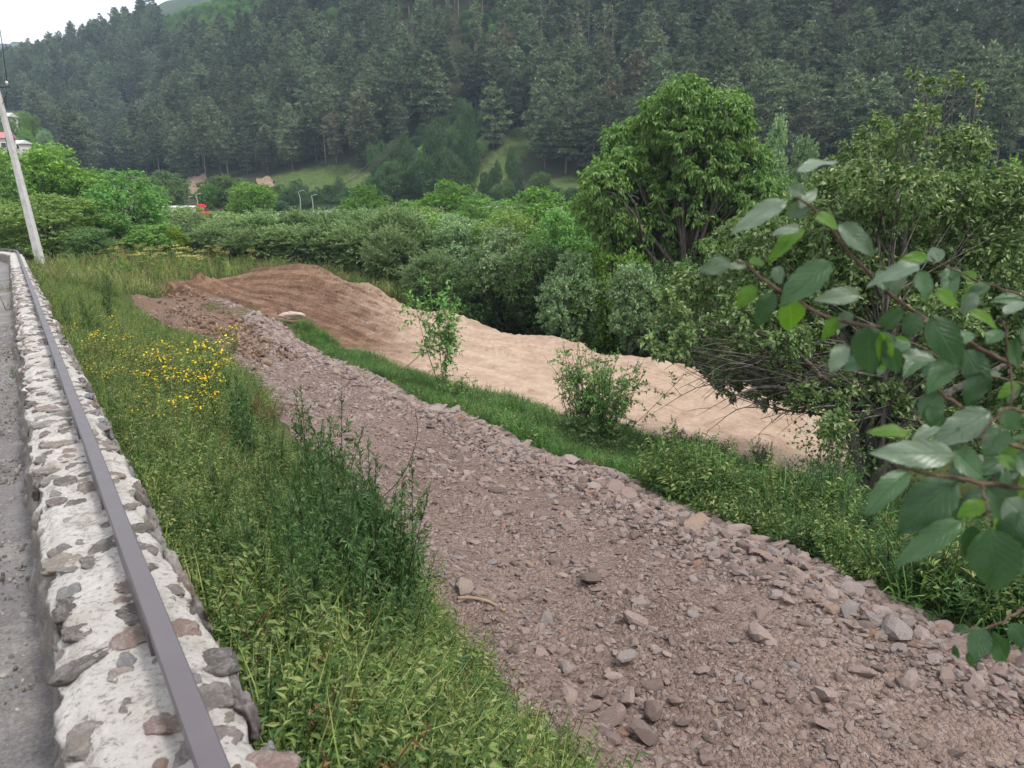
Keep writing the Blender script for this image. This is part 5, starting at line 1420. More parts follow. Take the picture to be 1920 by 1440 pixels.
# heap of uprooted weeds lying at the head of the grass strip
pw = []
for (px, py, sx, sy, n_) in [(400, 578, 16, 5, 30), (450, 590, 22, 5, 45)]:
    for a, b_ in zip(rk.normal(px, sx, n_), rk.normal(py, sy, n_)): pw.append(hit(a, b_, 60, 8)[:2])
scat('cut_weeds', np.array(pw), herb_k[:3] + [grass_k[3]], [2, 2, 2, 2], .6, 1.0, 'wilted uprooted weeds lying on the earth', .9)
# boulder, pieces of wood, log
bo = hit(548, 606, 80, 8); o = link('boulder', rock_mesh('boulder', 7, flat_mat('pale_boulder', (.38, .3, .25), .9, .2, 0, .2, 3), 3, .55, 9, .06, .75), None, (bo[0], bo[1], bo[2] + .25)); o.scale = (.5, .4, .45); tag(o, 'pale rounded boulder at the head of the grass strip', 'boulder')
bo = hit(1115, 848, 80, 4); o = link('boulder', rock_mesh('boulder', 9, flat_mat('sandy_stone', (.4, .3, .2), .9, .2, 0, .2, 6), 2, .6, 8, .05, .72), None, (bo[0], bo[1], bo[2] + .08)); o.scale = (.17, .13, .2); o.rotation_euler = (0, .4, .5); tag(o, 'sandy yellow stone on the edge of the grass by the ramp', 'stone')
def stick(name, pts_, r0, r1, mat, label, cat_='stick', side=()):
    q0 = hit(*pts_[0][:2]); C_ = []
    for (px, py, up) in pts_:
        _, _, z = project(q0)
        if up is None: g = hit(px, py); g[2] += .07
        else: g = P(px, py, float(z) - up)
        C_.append(g)
    C_ = np.array(C_) - q0; cc = curve_pts(C_, 16)
    parts_ = [tube(cc, np.linspace(r0, r1, 16), 6)]
    for (f_, d, r) in side: c_ = cc[int(f_ * 15)]; parts_.append(tube(np.array([c_, c_ + np.array(d) * .5 + [0, 0, .01], c_ + np.array(d)]), [r, r * .7, r * .4], 4))
    o = link(name, mesh_data(name, *cat(parts_)[:2], mat, smooth_shade=True), None, q0)
    return tag(o, label, cat_)
stick('branch_piece', [(858, 1134, None), (885, 1134, None), (915, 1141, None), (935, 1152, None), (946, 1158, None)], .013, .02, DEADWOOD, 'short pale piece of dead branch lying on the gravel', 'stick', [(.95, (.0, .02, .07), .008)])
stick('thin_stalk', [(712, 946, None), (745, 905, .1), (770, 860, .2), (783, 810, .3), (778, 765, .4)], .008, .003, STEM_R, 'long thin dark stalk curving up over the gravel', 'stalk')
stick('dead_branch', [(742, 702, None), (765, 685, .1), (790, 662, .2), (808, 645, .3)], .02, .008, DEADWOOD, 'pale dead branch leaning at the sapling before the field', 'branch', [(.5, (.2, .1, .12), .008)])
stick('fallen_log', [(1378, 930, None), (1430, 935, None), (1480, 947, None), (1520, 957, None)], .04, .055, BARK_A, 'mossy fallen branch lying in the grass left of the apple trunk', 'log', [(.3, (-.1, .1, .2), .012), (.7, (.15, 0, .18), .012)])
stick('dead_branch', [(1800, 1120, None), (1770, 1130, .05), (1740, 1145, .12)], .012, .006, DEADWOOD, 'pale bare branch poking out of the grass above the stone ridge', 'branch', [(.5, (.1, .05, .12), .006)])
for k, (px, py, top) in enumerate([(100, 535, 495), (112, 560, 520)]):
    q0 = hit(px, py, 60, 5); tz = top_z(q0, top)
    parts_ = [tube(curve_pts([[0, 0, 0], [-.05, 0, (tz - q0[2]) * .5], [-.25, .1, tz - q0[2]]], 6), np.linspace(.012, .004, 6), 4), tube(np.array([[-.05, 0, .5], [.2, 0, .9]]), [.007, .003], 4)]
    tag(link('dead_stalk', mesh_data('dead_stalk', *cat(parts_)[:2], DEADWOOD), None, q0), ['pale forked dead stalk in the grass beside the far wall, upper one', 'pale forked dead stalk in the grass beside the far wall, lower one'][k], 'stalk')
# scrap of pale plastic on the gravel
q0 = hit(866, 808); V, Fc = ico(2); V = V * [.08, .06, .03]; V += .03 * np.array([mnoise.noise_vector(Vector(v * 14))[:] for v in V])
tag(link('plastic_scrap', mesh_data('plastic_scrap', V, Fc, flat_mat('pale_blue_plastic', (.32, .38, .43), .35, .5)), None, (q0[0], q0[1], q0[2] + .09)), 'crumpled pale blue scrap of plastic on the gravel edge', 'litter')
# dry straw and grit on the pavement
n = 420; s = np.r_[rk.uniform(.6, 12, 220), rk.normal(2.15, .1, 70), rk.normal(2.8, .12, 70), rk.normal(1.6, .12, 60)]; t = -.2 - np.abs(rk.normal(0, .10, n)) - .6 * rk.random(n) * (rk.random(n) < .25)
q = wall_pt(s, t, road_z(s) + .022); stw = [tm('straw_bit', G['straw'], 5, .10, .003, .05, .9)]
scatter_gn('straw_litter', q, np.stack([rk.normal(1.4, .2, n), rk.normal(size=n) * .2, rk.uniform(0, 6.28, n)], -1), rk.uniform(.5, 1.1, n), np.zeros(n, int), stw, 'dry straw blown against the foot of the wall')
n = 1500; s = rk.uniform(.6, 14, n) ** 1.0; t = -.17 - np.abs(rk.normal(0, .12, n)); q = wall_pt(s, t, road_z(s) + .02)
mat_grit = rock_mat('grit', [(0, (.13, .12, .115)), (.5, (.26, .24, .22)), (1, (.5, .47, .43))], 20)
GRT = [rock_mesh('grit', 400 + k, mat_grit, 1, .6, 6, .03, .74) for k in range(4)]
scatter_gn('wall_grit', q, rk.uniform(0, 6, (n, 3)), np.clip(rk.lognormal(-4.9, .55, n), .003, .035), rk.integers(0, 4, n), GRT, 'crumbs of mortar and grit along the foot of the wall')
for k, (s, t, r, lb_) in enumerate([(2.05, -.2, .045, 'loose brown stone on the pavement against the wall foot'), (1.5, .24, .016, 'small black pebble on the wall top, right of the rail, nearest'), (1.56, .225, .012, 'small black pebble on the wall top beside the nearest pebble'), (1.62, .10, .02, 'dark pebble lying on the mortar left of the rail'), (1.55, .10, .012, 'tiny pale pebble on the mortar left of the rail')]):
    zt = wall_top(s) + .02 if t > 0 else road_z(s) + .04
    q = wall_pt(np.array(s), np.array(t), zt); o = link('pebble' if t > 0 else 'rock', ROCKS[k], None, q); o.scale = (r, r, r * 1.1); tag(o, lb_, 'pebble' if t > 0 else 'rock')

# ------------------------------------------------------------------ utility pole and wires
mat_conc, N, L = new_mat('pole_concrete'); b, o = principled(N, L, .85, .2)
n1 = tex_noise(N, L, 2.2, 6, .65, coord(N)); n2 = tex_noise(N, L, 30, 5, .7, coord(N))
c = ramp(N, L, n1, [(.3, (.40, .38, .36)), (.6, (.56, .54, .53))]); c = mixc(N, L, 1.0, c, ramp(N, L, n2, [(.3, (.85, .85, .85)), (.6, (1.05, 1.05, 1.05))]), 'MULTIPLY')
L.new(c, b.inputs['Base Color']); bump(N, L, b, n2, .3, .01)
mat_dark = flat_mat('dark_iron', (.06, .045, .04), .6, .4)
mat_white = flat_mat('white_porcelain', (.7, .68, .64), .3, .5)
pb = P(74, 482, 39.5); pb[2] = HF(pb[0], pb[1])
ptop = P(-14, 135, 37.0)
pole = empty('utility_pole', pb, 'leaning pale concrete utility pole beyond the wall at the left', 'pole')
d = ptop - pb; rows = np.linspace(-.08, 1, 9); V = []
for f_ in rows:
    w_ = .37 - .18 * max(f_, 0); dp = .31 - .13 * max(f_, 0); c_ = d * f_
    ch_ = .03
    for x, y in [(-w_ / 2 + ch_, -dp / 2), (w_ / 2 - ch_, -dp / 2), (w_ / 2, -dp / 2 + ch_), (w_ / 2, dp / 2), (-w_ / 2, dp / 2), (-w_ / 2, -dp / 2 + ch_)]: V.append(c_ + [x, y, 0])
q = np.array([[i * 6 + j, i * 6 + (j + 1) % 6, (i + 1) * 6 + (j + 1) % 6, (i + 1) * 6 + j] for i in range(8) for j in range(6)])
child('shaft', mesh_data('shaft', V, np.concatenate([tris(q), [[48, 49, 50], [48, 50, 51], [48, 51, 52], [48, 52, 53]]]), mat_conc), pole)
arm_l, arm_r = P(-60, 166, 37.2) - pb, P(19, 162, 37.2) - pb
arm = child('cross_arm', mesh_data('cross_arm', *cat([tube(np.array([arm_l, arm_r]), .035, 4)])[:2], mat_dark), pole)
for px in (13, -32, -56):
    c_ = P(px, 158, 37.2) - pb
    child('insulator', mesh_data('insulator', *tube(np.array([c_ + [0, 0, -.05], c_ + [0, 0, .0], c_ + [0, 0, .03], c_ + [0, 0, .1], c_ + [0, 0, .15]]), [.03, .037, .065, .07, .037], 10), mat_white, smooth_shade=True), pole)
child('bracket', mesh_data('bracket', *tube(np.array([P(14, 172, 37.2) - pb, P(-3, 215, 37.6) - pb]), .02, 4), mat_dark), pole)
def wire(name, pts_, r, label, n=24):
    q0 = np.array(pts_[0]); C_ = curve_pts(np.array(pts_) - q0, n)
    tag(link(name, mesh_data(name, *tube(C_, r, 4), mat_dark), None, q0), label, 'wire')
wire('wire', [P(13, 152, 37.2), P(5, 90, 35.2), P(-6, 20, 33)], .016, 'thin overhead wire running up from the pole insulator')
wire('wire', [P(12, 172, 37.2), P(10, 225, 38), P(11, 262, 40), P(16, 290, 42)], .018, 'dark cable hanging beside the top of the pole')
for k, (a, b_) in enumerate([((632, 345), (742, 262)), ((640, 348), (746, 264)), ((648, 345), (750, 266))]):
    wire('wire', [P(a[0], a[1], 138), P((a[0] + b_[0]) / 2 + 3, (a[1] + b_[1]) / 2 + 6, 140), P(b_[0], b_[1], 143)], .05, ['power line cable descending the dark wood above the slope meadow, leftmost', 'power line cable descending the dark wood above the slope meadow, middle', 'power line cable descending the dark wood above the slope meadow, rightmost'][k])

# ------------------------------------------------------------------ valley road, lamps, lorry, cut earth, houses
mat_road = flat_mat('valley_road', (.2, .19, .18), .9, .2)
rc = np.array([at(px, z) for px, z in [(150, 126), (250, 124), (375, 121), (500, 124), (650, 128), (800, 131), (950, 128), (1150, 119)]]); cc = curve_pts(rc, 60)
tn = unit(np.gradient(cc, axis=0)); nn = unit(np.stack([-tn[:, 1], tn[:, 0], 0 * tn[:, 0]], -1))
V = np.stack([cc + nn * k for k in (-3.4, -1, 1, 3.4)], 1); V[..., 2] += .35
tag(link('valley_road', mesh_data('valley_road', V, grid_faces(60, 4), mat_road)), 'narrow road along the foot of the far hill', kind='structure')
mat_lamp = flat_mat('lamp_grey', (.38, .39, .38), .5, .4)
for k, (px, py, z, h) in enumerate([(374, 363, 119, 6.5), (565, 357, 124, 6.0), (588, 365, 126, 5.6)]):
    q = at(px, z); q[2] += .3; h = top_z(q, py) - q[2]
    lamp = empty('street_lamp', q, ['pale street lamp standing just behind the red lorry cab', 'pale lamp post above the narrow dark tree', 'pale street lamp with a forked head on the slope meadow edge'][k], 'street lamp')
    child('pole', mesh_data('pole', *tube(np.array([[0, 0, -.5], [0, 0, h * .7], [-.15, 0, h * .9]]), [.07, .06, .05], 6), mat_lamp), lamp)
    child('arm', mesh_data('arm', *tube(curve_pts([[-.15, 0, h * .88], [-.1, 0, h * .94], [.45, 0, h]], 6), .045, 5), mat_lamp), lamp)
    child('lamp_head', mesh_data('lamp_head', *box(.6, 0, h + .02, .4, .2, .09), mat_lamp), lamp)
# lorry: red cab leading to the right, white trailer behind
mat_red = flat_mat('red_paint', (.72, .03, .06), .35, .5, 0, .05); mat_trailer = flat_mat('white_trailer', (.78, .78, .76), .5, .4, 0, .04); mat_glass = flat_mat('dark_glass', (.03, .035, .045), .1, .6); mat_tyre = flat_mat('tyre', (.03, .03, .03), .9, .2)
lq = at(381, 117); tz = CAM_H + 117 * ((720 - 381) / F * cp - sp)
lq[2] = tz - 2.7
lor = empty('lorry', lq, 'red lorry cab with a white trailer on the road behind the shrubs', 'lorry', None, -.05); lor.scale = (.62, .72, .8)
def bev(cx, cy, cz, sx, sy, sz, be=.12):
    bm = bmesh.new(); bmesh.ops.create_cube(bm, size=1); bmesh.ops.scale(bm, vec=(sx, sy, sz), verts=bm.verts); bmesh.ops.bevel(bm, geom=bm.edges[:], offset=be, segments=2, affect='EDGES')
    bmesh.ops.translate(bm, vec=(cx, cy, cz), verts=bm.verts); bmesh.ops.triangulate(bm, faces=bm.faces[:]); V = np.array([v.co[:] for v in bm.verts]); Fc = np.array([[v.index for v in f.verts] for f in bm.faces]); bm.free(); return V, Fc
cabm = cat([bev(0, 0, 1.75, 1.9, 2.4, 2.3, .2), bev(1.3, 0, 1.3, 1.5, 2.1, 1.2, .2), bev(-.2, 0, 3.0, 1.3, 2.2, .35, .12)])[:2]
cab = child('cab', mesh_data('cab', *cabm, mat_red), lor)
for nm, bx0 in (('windscreen', (.97, 0, 2.35, .06, 2.0, .8)), ('side_window', (.2, -1.21, 2.35, .8, .06, .7)), ('side_window', (.2, 1.21, 2.35, .8, .06, .7))):
    child(nm, mesh_data(nm, *box(*bx0), mat_glass), lor)
child('bumper', mesh_data('bumper', *bev(2.1, 0, .75, .25, 2.2, .4, .06), mat_trailer), lor)
child('trailer', mesh_data('trailer', *bev(-5.6, 0, 2.0, 8.2, 2.4, 1.75, .1), mat_trailer), lor)
child('chassis', mesh_data('chassis', *box(-4, 0, .85, 11, .9, .3), mat_dark), lor)
for x in (1.4, -1.6, -7.6, -8.8):
    for y in (-1.05, 1.05):
        child('wheel', mesh_data('wheel', *tube(np.array([[x, y - .15, .5], [x, y - .13, .5], [x, y + .13, .5], [x, y + .15, .5]]), [.42, .5, .5, .42], 14), mat_tyre), lor)
# eroded earth faces below the wood
mat_cut, N, L = new_mat('bare_earth_cut'); b, o = principled(N, L, .95, .1)
n1 = tex_noise(N, L, .5, 6, .7, coord(N)); L.new(ramp(N, L, n1, [(.35, (.17, .11, .075)), (.6, (.29, .21, .155))]), b.inputs['Base Color']); bump(N, L, b, n1, 1, .5)
for k, (x0, x1, y0, y1, z, lb_) in enumerate([(352, 392, 326, 372, 150, 'bare orange earth face below the wood, the taller left one'), (482, 514, 333, 352, 155, 'small bare earth face below the wood, right of the lime green tree')]):
    q0 = hit((x0 + x1) / 2, y1, 500, 90); V = []
    nx, ny = 14, 10
    for i in range(nx):
        for j in range(ny):
            f_ = j / (ny - 1); g = i / (nx - 1)
            gx_ = x0 + (x1 - x0) * (g + .06 * math.sin(5 * f_ + k)); gy_ = y1 + (y0 - y1) * f_ * (1 - .25 * (2 * g - 1) ** 2 + .14 * math.sin(9 * g + 2 * k))
            h_ = hit(gx_, gy_, 500, 90); p_ = h_ + unit(np.array([0, 0, CAM_H]) - h_) * (2.2 + 2.0 * fbm(g * 3, f_ * 4, 4 + k, 3)) + np.array([0, 0, .3]); V.append(p_ - q0)
    V = np.array(V); back = V + np.array([0, 5., -1.5])
    gf = grid_faces(nx, ny); m_ = nx * ny
    rim = [i * ny for i in range(nx)] + [(nx - 1) * ny + j for j in range(1, ny)] + [i * ny + ny - 1 for i in range(nx - 2, -1, -1)] + [j for j in range(ny - 2, 0, -1)]
    sd = np.array([[rim[i], rim[(i + 1) % len(rim)], rim[(i + 1) % len(rim)] + m_, rim[i] + m_] for i in range(len(rim))])
    o = link('earth_bank', mesh_data('earth_bank', np.concatenate([V, back]), np.concatenate([gf, sd, gf[:, ::-1] + m_]), mat_cut, smooth_shade=True), None, q0); tag(o, lb_, 'earth bank')
# houses on the far left slope
mat_wallw = flat_mat('house_render', (.62, .57, .55), .85, .2); mat_roof = flat_mat('rose_roof', (.42, .16, .17), .8, .2); mat_roof2 = flat_mat('grey_sheet_roof', (.5, .5, .5), .5, .4)
def house(px, z, py_base, w_, dp, h, rh, label, roofm, rz=0.):
    q = at(px, z); tz = CAM_H + z * ((720 - py_base) / F * cp - sp); q[2] = tz
    e = empty('house', q, label, 'house', None, rz)
    child('wall', mesh_data('wall', *box(0, 0, h / 2 - 2, w_, dp, h + 4), mat_wallw), e)
    V = np.array([[-w_ / 2 - .4, -dp / 2 - .4, h], [w_ / 2 + .4, -dp / 2 - .4, h], [w_ / 2 + .4, dp / 2 + .4, h], [-w_ / 2 - .4, dp / 2 + .4, h], [-w_ / 2 - .2, 0, h + rh], [w_ / 2 + .2, 0, h + rh]])
    child('roof', mesh_data('roof', V, np.array([[0, 1, 5], [0, 5, 4], [2, 3, 4], [2, 4, 5], [1, 2, 5], [3, 0, 4], [0, 2, 1], [0, 3, 2]]), roofm), e)
    for x in np.linspace(-w_ * .32, w_ * .32, 3):
        for zz_ in ([h * .28, h * .72] if h > 4 else [h * .5]):
            wd2 = child('window', mesh_data('window', *box(x, -dp / 2 - .02, zz_, 1.2, .1, 1.3), mat_trailer), e)
            child('pane', mesh_data('pane', *box(x, -dp / 2 - .08, zz_, .95, .06, 1.05), mat_glass), wd2)
house(10, 178, 286, 5.5, 5, 3.2, 1.4, 'pale house with a rose red roof half hidden by the utility pole', mat_roof, .25)
house(14, 245, 236, 7, 6, 2.6, 1.3, 'small house with a light sheet roof, higher up the far left slope', mat_roof2, .1)
house(44, 195, 282, 4, 4, 1.6, .9, 'low grey roofed shed right of the rose roofed house', mat_roof2, -.1)
q = at(52, 190); tag(link('village_post', mesh_data('village_post', *tube(np.array([[0, 0, 0], [-.9, 0, 5.4]]), [.13, .1], 5), mat_lamp), None, q), 'thin pale post leaning above the far left houses', 'post')
for k, (px, z, top, w) in enumerate([(30, 215, 215, 40), (60, 205, 238, 36), (14, 230, 205, 30), (75, 230, 215, 40), (35, 200, 255, 34), (95, 215, 240, 40), (60, 250, 208, 40), (5, 200, 262, 26)]):
    T(BUSHY[k % 3], px, z, top, w, 'light green garden tree among the far left houses', ['fresh', 'mid', 'grey'][k % 3], 'garden_tree', 'tree', 'garden trees by the far houses')

# ------------------------------------------------------------------ near bough hanging in from the right
def near_leaf_mat(name, cols, rough, spec, trans):
    m, N, L = new_mat(name)
    lu, lv = attr(N, 'lu'), attr(N, 'lv')
    av = math_n(N, L, 'ABSOLUTE', lv)
    ph = math_n(N, L, 'SUBTRACT', math_n(N, L, 'MULTIPLY', lu, 8.0), math_n(N, L, 'MULTIPLY', av, 2.6))
    fr_ = math_n(N, L, 'ABSOLUTE', math_n(N, L, 'SUBTRACT', math_n(N, L, 'FRACT', ph), .5))
    side_v = ramp(N, L, fr_, [(.0, (1, 1, 1)), (.09, (0, 0, 0))])
    mid_v = ramp(N, L, av, [(.0, (1, 1, 1)), (.07, (0, 0, 0))])
    ve = math_n(N, L, 'MAXIMUM', mid_v, math_n(N, L, 'MULTIPLY', side_v, .55))
    nz = tex_noise(N, L, 5, 5, .65, coord(N)); nf = tex_noise(N, L, 28, 4, .7, coord(N))
    oi = N.new('ShaderNodeObjectInfo')
    c = ramp(N, L, math_n(N, L, 'ADD', math_n(N, L, 'MULTIPLY', nz, .6), math_n(N, L, 'MULTIPLY', oi.outputs['Random'], .4)), [(.25, cols[0]), (.7, cols[1])])
    c = mixc(N, L, math_n(N, L, 'MULTIPLY', ve, .45), c, [min(1, x * 1.9 + .02) for x in cols[1]])
    c = mixc(N, L, ramp(N, L, nf, [(.70, (0, 0, 0)), (.76, (.8, .8, .8))]), c, (.13, .075, .03))
    b = N.new('ShaderNodeBsdfPrincipled'); b.inputs['Roughness'].default_value = rough; b.inputs['Specular IOR Level'].default_value = spec
    L.new(c, b.inputs['Base Color'])
    bump(N, L, b, math_n(N, L, 'SUBTRACT', math_n(N, L, 'MULTIPLY', nz, .5), ve), .55, .003)
    t = N.new('ShaderNodeBsdfTranslucent'); L.new(mixc(N, L, 1.0, c, (1.9, 2.0, 1.0), 'MULTIPLY'), t.inputs['Color'])
    ms = N.new('ShaderNodeMixShader'); ms.inputs[0].default_value = trans; L.new(b.outputs[0], ms.inputs[1]); L.new(t.outputs[0], ms.inputs[2])
    o = N.new('ShaderNodeOutputMaterial'); L.new(ms.outputs[0], o.inputs['Surface'])
    return m
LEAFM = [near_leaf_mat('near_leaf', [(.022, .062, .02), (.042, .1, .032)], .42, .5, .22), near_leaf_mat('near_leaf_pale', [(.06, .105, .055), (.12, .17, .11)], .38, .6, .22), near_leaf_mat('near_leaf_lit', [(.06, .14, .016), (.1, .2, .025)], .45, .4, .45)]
def leaf_shape(seed, nu=13, nv=9):
    r = np.random.default_rng(seed); V = []; 
    k0 = seed * 1.3; cu = r.uniform(.1, .45); tw_ = r.normal() * .25; fo = r.uniform(.04, .2)
    for i in range(nu):
        u_ = i / (nu - 1); w_ = .5 * math.sin(math.pi * min(1, u_ ** .82)) ** .75 * (1 - .18 * u_) if 0 < u_ < 1 else .004
        w_ *= 1 + .05 * math.sin(i * 2.9)
        for j in range(nv):
            v_ = (j / (nv - 1)) * 2 - 1
            x = u_; y = v_ * w_; z = fo * abs(y) - cu * (u_ ** 2) + tw_ * y * u_ + .035 * math.sin(11 * u_ + 3 * v_ + k0) * abs(v_)
            V.append([x, y, z])
    return np.array(V), grid_faces(nu, nv), np.full(nu * nv, r.random())
LS = [leaf_shape(k) for k in range(9)]
leaf_meshes = {}
def leaf_me(k, m):
    if (k, m) not in leaf_meshes: leaf_meshes[(k, m)] = mesh_data('leaf', LS[k][0], LS[k][1], LEAFM[m], None, smooth_shade=True, attrs={'lu': np.repeat(np.linspace(0, 1, 13), 9), 'lv': np.tile(np.linspace(-1, 1, 9), 13)})
    return leaf_meshes[(k, m)]
rl = np.random.default_rng(6)
bough0 = P(2150, 760, 1.05)
bough = empty('fruit_tree_bough', bough0, 'near leafy bough with large grey-green leaves hanging in from the right', 'branch')
def bl(pts_, r0, r1, name='twig'):
    C_ = curve_pts(np.array([P(*p_) for p_ in pts_]) - bough0, 18)
    C_ += .0015 * rl.normal(size=C_.shape)
    R_ = .78 * np.linspace(r0, r1, 18) * (1 + .18 * (rl.random(18) > .75))
    return child(name, mesh_data(name, *tube(C_, R_, 8), TWIG, smooth_shade=True), bough)
bl([(2150, 760, 1.05), (1920, 690, 1.02), (1800, 632, 1.0), (1700, 575, .98), (1630, 515, .96), (1565, 440, .95), (1525, 395, .94), (1488, 368, .93)], .0045, .0016, 'stem')
bl([(1740, 600, .99), (1640, 612, .96), (1545, 590, .95), (1470, 545, .94), (1400, 497, .93), (1372, 487, .93)], .0035, .0015)
bl([(2150, 900, 1.0), (1920, 842, .98), (1850, 800, .97), (1790, 755, .96), (1745, 725, .95)], .004, .002)
bl([(2100, 930, .9), (1920, 914, .88), (1830, 905, .87), (1750, 890, .87), (1678, 873, .86)], .004, .002)
bl([(2050, 1090, 1.15), (1935, 1135, 1.15), (1880, 1165, 1.15), (1800, 1188, 1.15)], .004, .0015)
bl([(1895, 790, .98), (1897, 730, .98), (1890, 660, .99), (1880, 600, .99)], .0022, .0012)
bl([(2100, 800, .95), (1920, 770, .93), (1865, 785, .92), (1840, 830, .92)], .003, .0015)
bl([(1840, 905, .87), (1850, 950, .86), (1862, 985, .86)], .002, .0015)
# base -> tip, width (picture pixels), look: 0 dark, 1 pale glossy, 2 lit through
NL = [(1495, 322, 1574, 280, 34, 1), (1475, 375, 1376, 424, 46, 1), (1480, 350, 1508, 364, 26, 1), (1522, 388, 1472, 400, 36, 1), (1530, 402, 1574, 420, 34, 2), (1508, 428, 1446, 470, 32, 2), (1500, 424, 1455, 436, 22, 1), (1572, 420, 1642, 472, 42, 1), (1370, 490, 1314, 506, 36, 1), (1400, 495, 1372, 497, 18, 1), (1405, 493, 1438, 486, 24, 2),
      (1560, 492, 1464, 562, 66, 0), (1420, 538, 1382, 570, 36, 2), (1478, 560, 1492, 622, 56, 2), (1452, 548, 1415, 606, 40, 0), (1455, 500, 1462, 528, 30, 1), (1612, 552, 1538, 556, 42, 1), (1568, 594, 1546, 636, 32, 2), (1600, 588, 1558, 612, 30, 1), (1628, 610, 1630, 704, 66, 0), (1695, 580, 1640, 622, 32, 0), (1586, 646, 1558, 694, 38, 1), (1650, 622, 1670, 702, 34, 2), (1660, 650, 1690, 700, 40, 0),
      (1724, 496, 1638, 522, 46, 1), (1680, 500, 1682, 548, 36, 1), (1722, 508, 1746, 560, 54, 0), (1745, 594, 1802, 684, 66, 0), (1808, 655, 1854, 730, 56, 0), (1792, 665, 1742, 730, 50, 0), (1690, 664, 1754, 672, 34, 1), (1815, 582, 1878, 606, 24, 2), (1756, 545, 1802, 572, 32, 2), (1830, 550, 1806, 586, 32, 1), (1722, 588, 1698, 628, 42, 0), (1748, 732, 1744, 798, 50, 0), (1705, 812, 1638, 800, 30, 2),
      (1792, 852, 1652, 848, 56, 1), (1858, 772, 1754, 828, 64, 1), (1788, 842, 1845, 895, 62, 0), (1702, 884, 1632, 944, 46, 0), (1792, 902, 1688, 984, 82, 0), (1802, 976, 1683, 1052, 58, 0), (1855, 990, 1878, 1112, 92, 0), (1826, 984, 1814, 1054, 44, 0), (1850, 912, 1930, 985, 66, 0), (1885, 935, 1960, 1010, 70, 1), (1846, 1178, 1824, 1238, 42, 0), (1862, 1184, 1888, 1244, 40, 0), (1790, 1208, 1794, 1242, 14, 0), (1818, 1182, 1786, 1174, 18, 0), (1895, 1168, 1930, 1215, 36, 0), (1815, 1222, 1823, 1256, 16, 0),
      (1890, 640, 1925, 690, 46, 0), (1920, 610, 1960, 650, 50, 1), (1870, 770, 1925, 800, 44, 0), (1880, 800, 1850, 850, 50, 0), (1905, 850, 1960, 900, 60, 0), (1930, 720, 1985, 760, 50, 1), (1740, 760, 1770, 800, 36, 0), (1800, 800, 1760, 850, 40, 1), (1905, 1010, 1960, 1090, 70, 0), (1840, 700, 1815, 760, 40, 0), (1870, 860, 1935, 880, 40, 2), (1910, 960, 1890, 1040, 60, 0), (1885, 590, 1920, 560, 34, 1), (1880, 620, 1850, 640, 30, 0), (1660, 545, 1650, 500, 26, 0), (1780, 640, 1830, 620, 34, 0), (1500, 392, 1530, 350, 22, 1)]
rl2 = np.random.default_rng(44)
for pts_ in [[(2080, 620, 1.3), (1930, 560, 1.28), (1820, 520, 1.27), (1740, 480, 1.26)], [(2080, 760, 1.3), (1920, 720, 1.28), (1800, 690, 1.27), (1700, 640, 1.27), (1640, 660, 1.27)], [(2060, 900, 1.3), (1920, 880, 1.28), (1830, 860, 1.27), (1760, 800, 1.26)], [(2060, 1010, 1.25), (1930, 990, 1.22), (1850, 940, 1.2), (1780, 930, 1.2)], [(1990, 820, 1.15), (1920, 830, 1.12), (1870, 880, 1.1), (1850, 940, 1.1)]]:
    bl(pts_, .0028, .0012)
    cc_ = curve_pts(np.array(pts_), 12)
    for k in range(2, 12):
        for sgn in ((-1, 1) if rl2.random() < .55 else (1,)):
            x0, y0, z0 = cc_[k]; a = rl2.uniform(1.9, 4.4) if sgn < 0 else rl2.uniform(.9, 3.3); ln = rl2.uniform(38, 62)
            NL.append((x0, y0, x0 + ln * math.cos(a), y0 + abs(ln * math.sin(a)) * (1 if rl2.random() < .8 else -.5), ln * rl2.uniform(.5, .7), int(rl2.choice([0, 0, 0, 1, 2])), z0))
def near_depth(x, y): return .86 + .00012 * (y < 850) * 800 * .9 + (0.26 if y > 1150 else 0) 
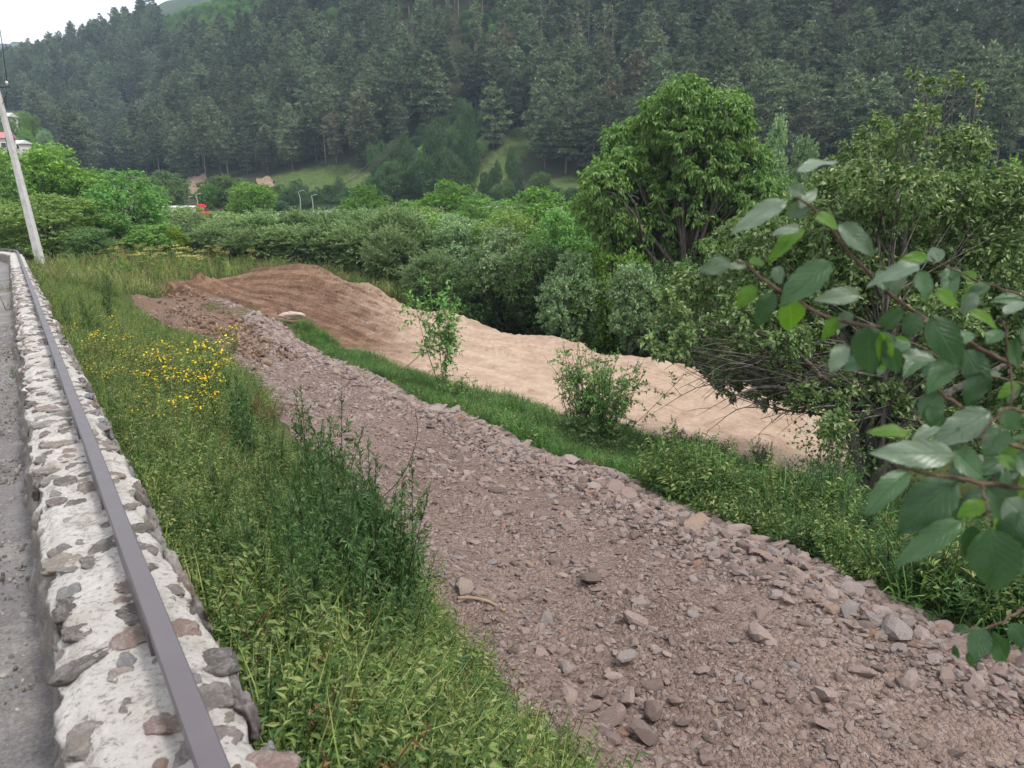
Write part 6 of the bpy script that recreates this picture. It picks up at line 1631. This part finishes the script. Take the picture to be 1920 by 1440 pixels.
for k, (x0, y0, x1, y1, w_, lk, *zz_) in enumerate(NL):
    z = (zz_[0] if zz_ else near_depth(x0, y0)) + rl.normal() * .012; z1 = z + rl.normal() * .012
    A = P(x0, y0, z); B = P(x1, y1, z1); Lg = np.linalg.norm(B - A) * 1.06
    ax = unit(B - A); view = unit(A - np.array([0, 0, CAM_H]))
    nrm = unit(-view * 1.0 + np.array([0, 0, .55]) + rl.normal(size=3) * .25); nrm = unit(nrm - ax * nrm.dot(ax)); sd_ = np.cross(nrm, ax)
    M = Matrix(((ax[0], sd_[0], nrm[0], 0), (ax[1], sd_[1], nrm[1], 0), (ax[2], sd_[2], nrm[2], 0), (0, 0, 0, 1)))
    wd2 = w_ / F * z * rl.uniform(.9, 1.1)
    M = Matrix.Translation(Vector(A - bough0)) @ M @ Matrix.Diagonal((Lg, wd2, Lg * .8, 1))
    child('leaf', leaf_me(k % 9, lk), bough, M)

# ------------------------------------------------------------------ further hills and the air
mat_far, N, L = new_mat('far_hill'); b, o = principled(N, L, .95, .1)
n1 = tex_noise(N, L, .02, 6, .7, coord(N)); L.new(ramp(N, L, n1, [(.35, (.03, .05, .022)), (.65, (.06, .085, .035))]), b.inputs['Base Color'])
def ridge(name, pts_, zd, label):
    xs = np.linspace(pts_[0][0], pts_[-1][0], 160); ys = np.interp(xs, [p_[0] for p_ in pts_], [p_[1] for p_ in pts_]); ys = ys - 2.5 * fbm(xs / 9, xs * 0, 3, 4) * 2
    rows = []
    for f_ in np.linspace(0, 1, 40):
        py = ys * (1 - f_) + 330 * f_; z = zd * (1 - .45 * f_ ** .8)
        q = P(xs, py, np.full_like(xs, z)); q[:, 2] += 10 * fbm(q[:, 0] / 60, q[:, 1] / 60, 6, 4) * f_; rows.append(q)
    back = rows[0].copy(); back[:, 1] += 400; back[:, 2] -= 300
    V = np.stack([back] + rows, 0)
    tag(link(name, mesh_data(name, V, grid_faces(*V.shape[:2]), mat_far, smooth_shade=True)), label, kind='structure')
ridge('far_hill', [(-500, 330), (100, 200), (230, 62), (290, 12), (400, -30), (800, -160), (1400, -250)], 800, 'hazy wooded hill behind the main ridge')
ridge('distant_hill', [(-700, 60), (-200, 70), (0, 82), (40, 78), (90, 90), (200, 130), (500, 200)], 1900, 'faint distant hill under the pale sky')
haze_me = mesh_data('haze', *box(0, 900, 95, 3600, 2600, 220))
haze = link('haze', haze_me)
haze['kind'] = 'stuff'; haze['label'] = 'thin summer haze in the valley air'
mh, N, L = new_mat('haze_air'); pv = N.new('ShaderNodeVolumePrincipled'); o = N.new('ShaderNodeOutputMaterial')
pv.inputs['Color'].default_value = (.62, .80, 1.0, 1); pv.inputs['Density'].default_value = .0003; pv.inputs['Anisotropy'].default_value = .1
L.new(pv.outputs[0], o.inputs['Volume']); haze_me.materials.append(mh)
